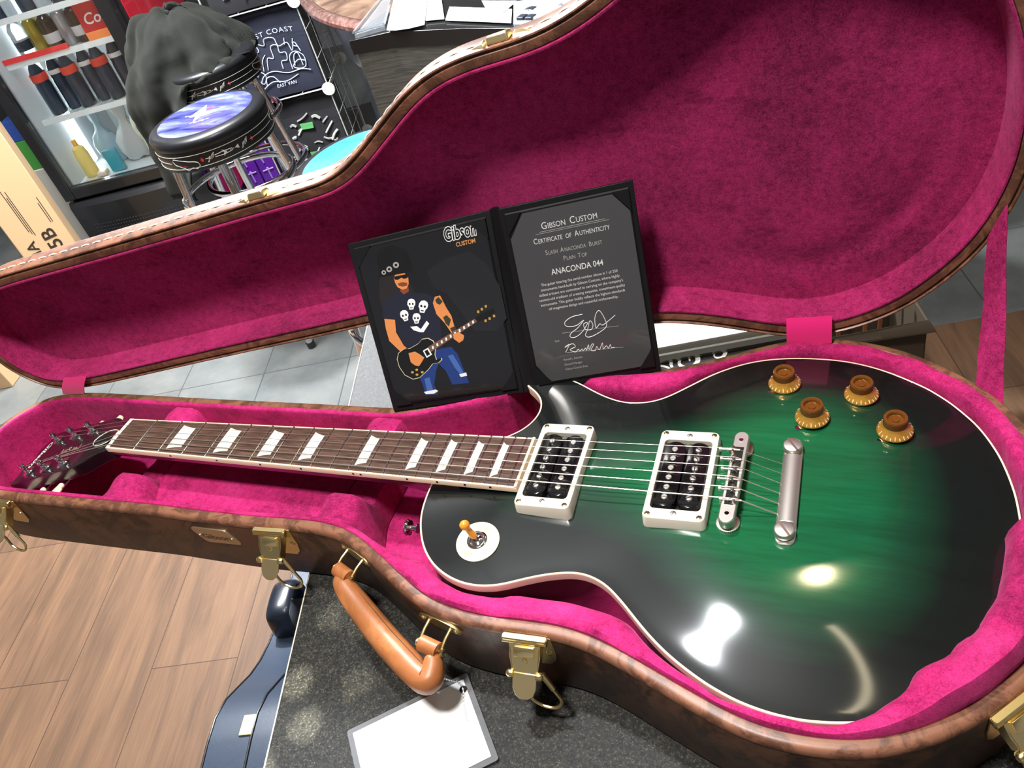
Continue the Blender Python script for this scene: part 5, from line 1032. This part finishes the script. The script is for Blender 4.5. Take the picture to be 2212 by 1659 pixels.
def shirt(ci, h0, mt, lab, kind, hgt_=300, lean=.16, b0=30):
    S = thing('folded_shirt', lab, 'shirt', rk(-ci*CW-CW/2, 60, h0))
    def sp(x, y, d=0): return rk(-ci*CW-CW+22+x, b0+y*lean-d, h0+8+y)
    mb = MB(); rr = []
    for k in range(15):
        y = hgt_*k/14; e = math.sin(math.pi*min(1, max(0, k/14)))**.35
        rr.append([sp(x, y, (10*e+3*math.sin(x*.03+k*.6))*(1 if q == 0 else -1)-(0 if q == 0 else 190*(1-.3*k/14))) for q, xs in ((0, np.linspace(0, 330, 14)), (1, np.linspace(330, 0, 14))) for x in xs])
    mb.loft(rr, True, True, True); b_ = part('shirt_body', mb, mt, S)
    m_ = MB()
    def ln(P, wd=1.6): m_.tube([sp(p.x, p.y, 15) for p in crv([Vector((x, y, 0)) for x, y in P], 4)], wd, 4)
    g = random.Random(ci*10+int(h0))
    if kind == 0:
        part('shirt_lettering', text_mb('WEST COAST', 27, lambda x, y: sp(62+x*1.18, 252+y-((x-105)/105)**2*18, 15.5), space=1.2), INKW, b_)
        for P in ([(70,150),(80,190),(110,200),(105,230),(140,215),(150,240),(190,235),(200,200),(240,205),(250,170),(270,200),(285,160)], [(120,120),(135,165),(160,160),(165,205),(195,205),(195,175),(220,170),(215,140),(190,140),(185,110)], [(100,120),(110,160),(130,180)], [(60,120),(90,150),(80,170),(60,160)], [(225,100),(230,150),(260,165),(290,140),(285,100),(255,95),(232,110),(262,130),(288,120)], [(240,110),(250,150),(270,155),(275,105)], [(60,60),(90,100),(140,110),(200,90),(260,92),(300,80)], [(70,50),(120,70),(180,60),(240,75)], [(60,90),(80,70),(100,100),(80,120),(60,100)], [(90,60),(100,90),(130,90),(150,60)], [(270,215),(262,190),(280,180)], [(235,225),(228,200)]): ln(P, 2.2)
        part('shirt_lettering', text_mb('EAST VAN', 20, lambda x, y: sp(130+x, 42+y, 15.5), shear=.1), INKW, b_)
    elif kind == 1:
        for k in range(26):
            x0, y0 = g.uniform(50, 270), g.uniform(40, 250); a_ = g.uniform(-.4, .9); l_ = g.uniform(25, 70)
            ln([(x0, y0), (x0+l_*.5*math.cos(a_), y0+l_*.5*math.sin(a_)+g.uniform(-9, 9)), (x0+l_*math.cos(a_), y0+l_*math.sin(a_))], g.uniform(3, 8))
        for y0 in (200, 70): t_ = MB(); t_.loft([[sp(x, y, 19) for x, y in ((150, y0), (205, y0-4), (208, y0+22), (148, y0+26))], [sp(x, y, 21) for x, y in ((150, y0), (205, y0-4), (208, y0+22), (148, y0+26))]], True, True, True); part('size_tag', t_, TAGG, b_)
    else:
        for k in range(16): x0, y0 = g.uniform(60, 260), g.uniform(40, 230); ln([(x0, y0), (x0+g.uniform(10, 40), y0+g.uniform(-30, 30)), (x0+g.uniform(20, 60), y0+g.uniform(-20, 20))], g.uniform(2, 4))
    if m_.v: part('shirt_graphic', m_, INKW if kind == 0 else INKG, b_)
shirt(0, 2*CW, TSH, 'plain looking black shirt on the top row of the wire shelf, right cube', 2)
shirt(0, CW, TSN, 'navy shirt with white line drawing and arched lettering in the wire shelf', 0, 350)
shirt(0, 4, TSH, 'black shirt with a pale feathery print and green tags, lowest right cube', 1, 340)
for i, a in enumerate((-505, -420)):
    Pk = thing('gift_pack', ('left', 'right')[i]+' one of two purple packs with pale figures, standing beside the wire shelf', 'pack', rk(a, 40, 0), 'purple packs beside the wire shelf')
    mb = MB(); mb.box(rk(a, 40, 128), (78, 60, 254), FM); pb_ = part('pack_box', mb, M('pack_purple_%d' % i, (.09, .012, .26), .35, coat=.4), Pk, 2)
    mb = MB(); mb.sphere(rk(a, 9, 90), 7, 10, (1, .2, 1), FM)
    for x0, y0, x1, y1 in ((-25, 72, 28, 78), (0, 82, 2, 30), (-12, 160, -4, 110)): mb.tube([rk(a+x0, 9.4, y0+10), rk(a+x1, 9.4, y1+10)], 4, 6)
    part('pack_figure', mb, M('pack_lilac_%d' % i, (.32, .20, .55), .4), pb_)

# ---------------------------------------------------------------- round counter and what stands on the desk before it
RC = thing('round_counter', 'large round counter with a shiny brown padded rim behind the desk', 'counter', (-81, 3313, F0)); ro = Vector((-81, 3313, -50))
RIMM = M('counter_rim', (.16, .085, .075), .22, coat=.8, crough=.08); n1 = noise(RIMM, 50, 4, .7); base(RIMM, ramp(RIMM, n1.outputs[0], [(.35, (.07, .035, .03)), (.65, (.22, .12, .10))]).outputs[0])
CTOP = M('counter_top', (.22, .13, .09), .2, coat=.7); n1 = noise(CTOP, 9, 5, .65, dist=1); base(CTOP, ramp(CTOP, n1.outputs[0], [(.35, (.10, .055, .04)), (.65, (.30, .19, .13))]).outputs[0])
mb = MB(); mb.lathe([(1431, -232), (1481, -226), (1493, -214), (1493, -202), (1483, -192), (1467, -187), (1451, -190)], ro, (0, 0, 1), 160, False); part('counter_rim', mb, RIMM, RC)
mb = MB(); mb.lathe([(1453, -189.5), (.1, -189.4)], ro, (0, 0, 1), 160); part('counter_top', mb, CTOP, RC)
CBD = M('counter_body', (.10, .10, .11), .28, .75); n1 = noise(CBD, 14, 4, .6, sc=(4, 4, .5)); base(CBD, ramp(CBD, n1.outputs[0], [(.38, (.06, .06, .07)), (.6, (.22, .22, .24))]).outputs[0])
mb = MB(); mb.lathe([(1426, -230), (1401, -380), (1396, -430)], ro, (0, 0, 1), 160, False); part('counter_skirt', mb, CBD, RC)
mb = MB(); mb.lathe([(1371, -430), (1371, F0+50)], ro, (0, 0, 1), 160, False); part('counter_base', mb, M('counter_base_m', (.035, .042, .052), .3, coat=.4), RC)
DK = thing('sales_desk', 'dark wood grained desk with a black top edge behind the open lid', 'desk', (-300, 1850, F0))
dp = [(-632, 1648), (-512, 1672), (-262, 1612), (60, 1500), (420, 1380), (520, 1700), (-150, 2000), (-560, 1980)]
GRN = M('desk_grain', (.05, .046, .040), .5); n1 = noise(GRN, 12, 5, .6, sc=(1, 1, 22)); base(GRN, ramp(GRN, n1.outputs[0], [(.38, (.045, .042, .036)), (.62, (.10, .092, .078))]).outputs[0])
def inset(P, k): c_ = Vector((sum(p[0] for p in P)/len(P), sum(p[1] for p in P)/len(P))); return [((p[0]-c_.x)*k+c_.x, (p[1]-c_.y)*k+c_.y) for p in P]
db = [(-622, 1654), (-512, 1678), (-262, 1618), (60, 1506), (420, 1386), (430, 1720), (60, 1790), (-262, 1795), (-500, 1845), (-600, 1860)]; mb = MB(); mb.prism(db, (0,0,0), (1,0,0), (0,1,0), (0,0,1), F0, -208); part('desk_body', mb, GRN, DK)
mb = MB(); mb.prism(dp, (0,0,0), (1,0,0), (0,1,0), (0,0,1), -208, -168); part('desk_top', mb, M('desk_black', (.01, .01, .01), .25, coat=.6), DK, 1)
def sheet(P, z, name, lab, cat, mt, curl=0):
    P = [Vector(p) for p in P]; vs_, _, fs_, _, _, _ = geometry.delaunay_2d_cdt(P, [(i, (i+1) % len(P)) for i in range(len(P))], [], 1, 1e-5); mb = MB()
    o = sum((Vector((p.x, p.y, 0)) for p in vs_), Vector())/len(vs_)
    n_ = len(P); mb.loft([[(p.x, p.y, z) for p in P], [(p.x, p.y, z+1.2) for p in P]], True, True, True)
    return single(name, mb, mt, lab, cat, (o.x, o.y, z))
PAP = M('paper_white', (.90, .91, .92), .6)
sheet([(-614, 1933), (-512, 1663), (-476, 1650), (-435, 1648), (-392, 1659), (-474, 1876)], -159.5, 'paper_sheet', 'blank white sheet hanging over the desk corner beside the clear tray', 'paper', PAP)
sheet([(-481, 1890), (-425, 1867), (-346, 1692), (-408, 1702)], -163, 'paper_sheet', 'narrow white slip tucked under the blank sheet on the desk', 'paper', PAP)
sheet([(-368, 1788), (-145, 1685), (-113, 1580), (-338, 1680)], -163, 'envelope', 'long white envelope lying flat along the desk edge', 'paper', PAP)
sheet([(-201, 1661), (-163, 1647), (-147, 1738), (-268, 1787)], -160.5, 'price_label', 'folded white slip lying on top of the long envelope', 'paper', PAP)
part_l = text_mb('ICED', 20, lambda x, y: Vector((-430-x*.3+y*.9, 1790+x*.9+y*.2, -161.4)))
HLD = thing('display_tray', 'clear acrylic tray at the pointed corner of the desk', 'tray', (-600, 1800, -168)); ACR = M('acrylic', (.86, .90, .94), .04, trans=.85, coat=.6)
mb = MB(); hp4 = [(-612, 1655), (-530, 1690), (-618, 1930), (-660, 1960)]; mb.prism(hp4, (0,0,0), (1,0,0), (0,1,0), (0,0,1), -167.5, -155); part('tray_base', mb, ACR, HLD, 1)
mb = MB(); mb.tube([(x, y, -150) for x, y in hp4], 4, 6, True); part('tray_lip', mb, ACR, HLD)
CR = thing('card_terminal', 'grey till keyboard with dark and white keys on the desk, above the lid clasp', 'keyboard', (-40, 1640, -168))
mb = MB(); mb.prism([(-150, 1720), (-95, 1548), (60, 1490), (60, 1700)], (0,0,0), (1,0,0), (0,1,0), (0,0,1), -167.5, -154); part('terminal_body', mb, M('till_grey', (.30, .32, .36), .4), CR, 2)
for i in range(5):
    for j in range(4):
        p = Vector((-88, 1566, -151))+Vector((.94, -.34, 0))*(i*27)+Vector((-.28, .96, 0))*(j*30)+Vector((10, 8, 0)); mb = MB(); mb.rbox(p, (22, 24, 9), 3, rotz(-19)); part('key', mb, (M('key_dark', (.03, .035, .05), .4) if 'key_dark' not in bpy.data.materials else bpy.data.materials['key_dark']) if (i+j*3) % 7 in (0, 1) and j < 3 and i < 2 else (M('key_white', (.78, .80, .82), .4) if 'key_white' not in bpy.data.materials else bpy.data.materials['key_white']), CR, .8)

# ---------------------------------------------------------------- open carton on the floor at the right, behind the case
OC = thing('open_carton', 'open brown corrugated carton with copper coloured rods, behind the case on the floor', 'carton', (760, 1150, F0)); KD = M('kraft_dark', (.055, .038, .022), .8)
def ob(x, y, z): return uv(x, y, F0+z)
u0, u1, v0, v1 = 770, 1090, 682, 900
for q in ((u0, u1, v0-4, v0), (u0, u1, v1, v1+4), (u0-4, u0, v0, v1), (u1, u1+4, v0, v1)):
    mb = MB(); mb.box(ob((q[0]+q[1])/2, (q[2]+q[3])/2, 200), (q[1]-q[0], q[3]-q[2], 396), rotz(17.5)); part('carton_wall', mb, KD, OC)
mb = MB(); mb.box(ob((u0+u1)/2, (v0+v1)/2, 4), (u1-u0, v1-v0, 6), rotz(17.5)); part('carton_floor', mb, KD, OC)
for P in ([(u0+2, v0-5, 380), (u1+10, v0-26, 386), (u1+4, v0-5, 397), (u0+2, v0-5, 397)], [(u0, v1, 398), (u1, v1, 398), (u1+10, v1+90, 420), (u0-10, v1+90, 420)]):
    mb = MB(); mb.loft([[ob(*p) for p in P], [ob(p[0], p[1], p[2]+5) for p in P]], True, True, True); part('carton_flap', mb, KD, OC)
COP = M('copper', (.85, .36, .18), .3, .9)
for i in range(6):
    mb = MB(); mb.cyl(ob(u0+60+i*42, v0+90+(i % 2)*30, 8), ob(u0+70+i*44, v0+110+(i % 2)*40, 470), 5, n=10); single('copper_rod', mb, COP, 'thin copper coloured rod standing in the open carton', 'rod', ob(u0+60+i*42, v0+100, 8), group='copper rods in the open carton')
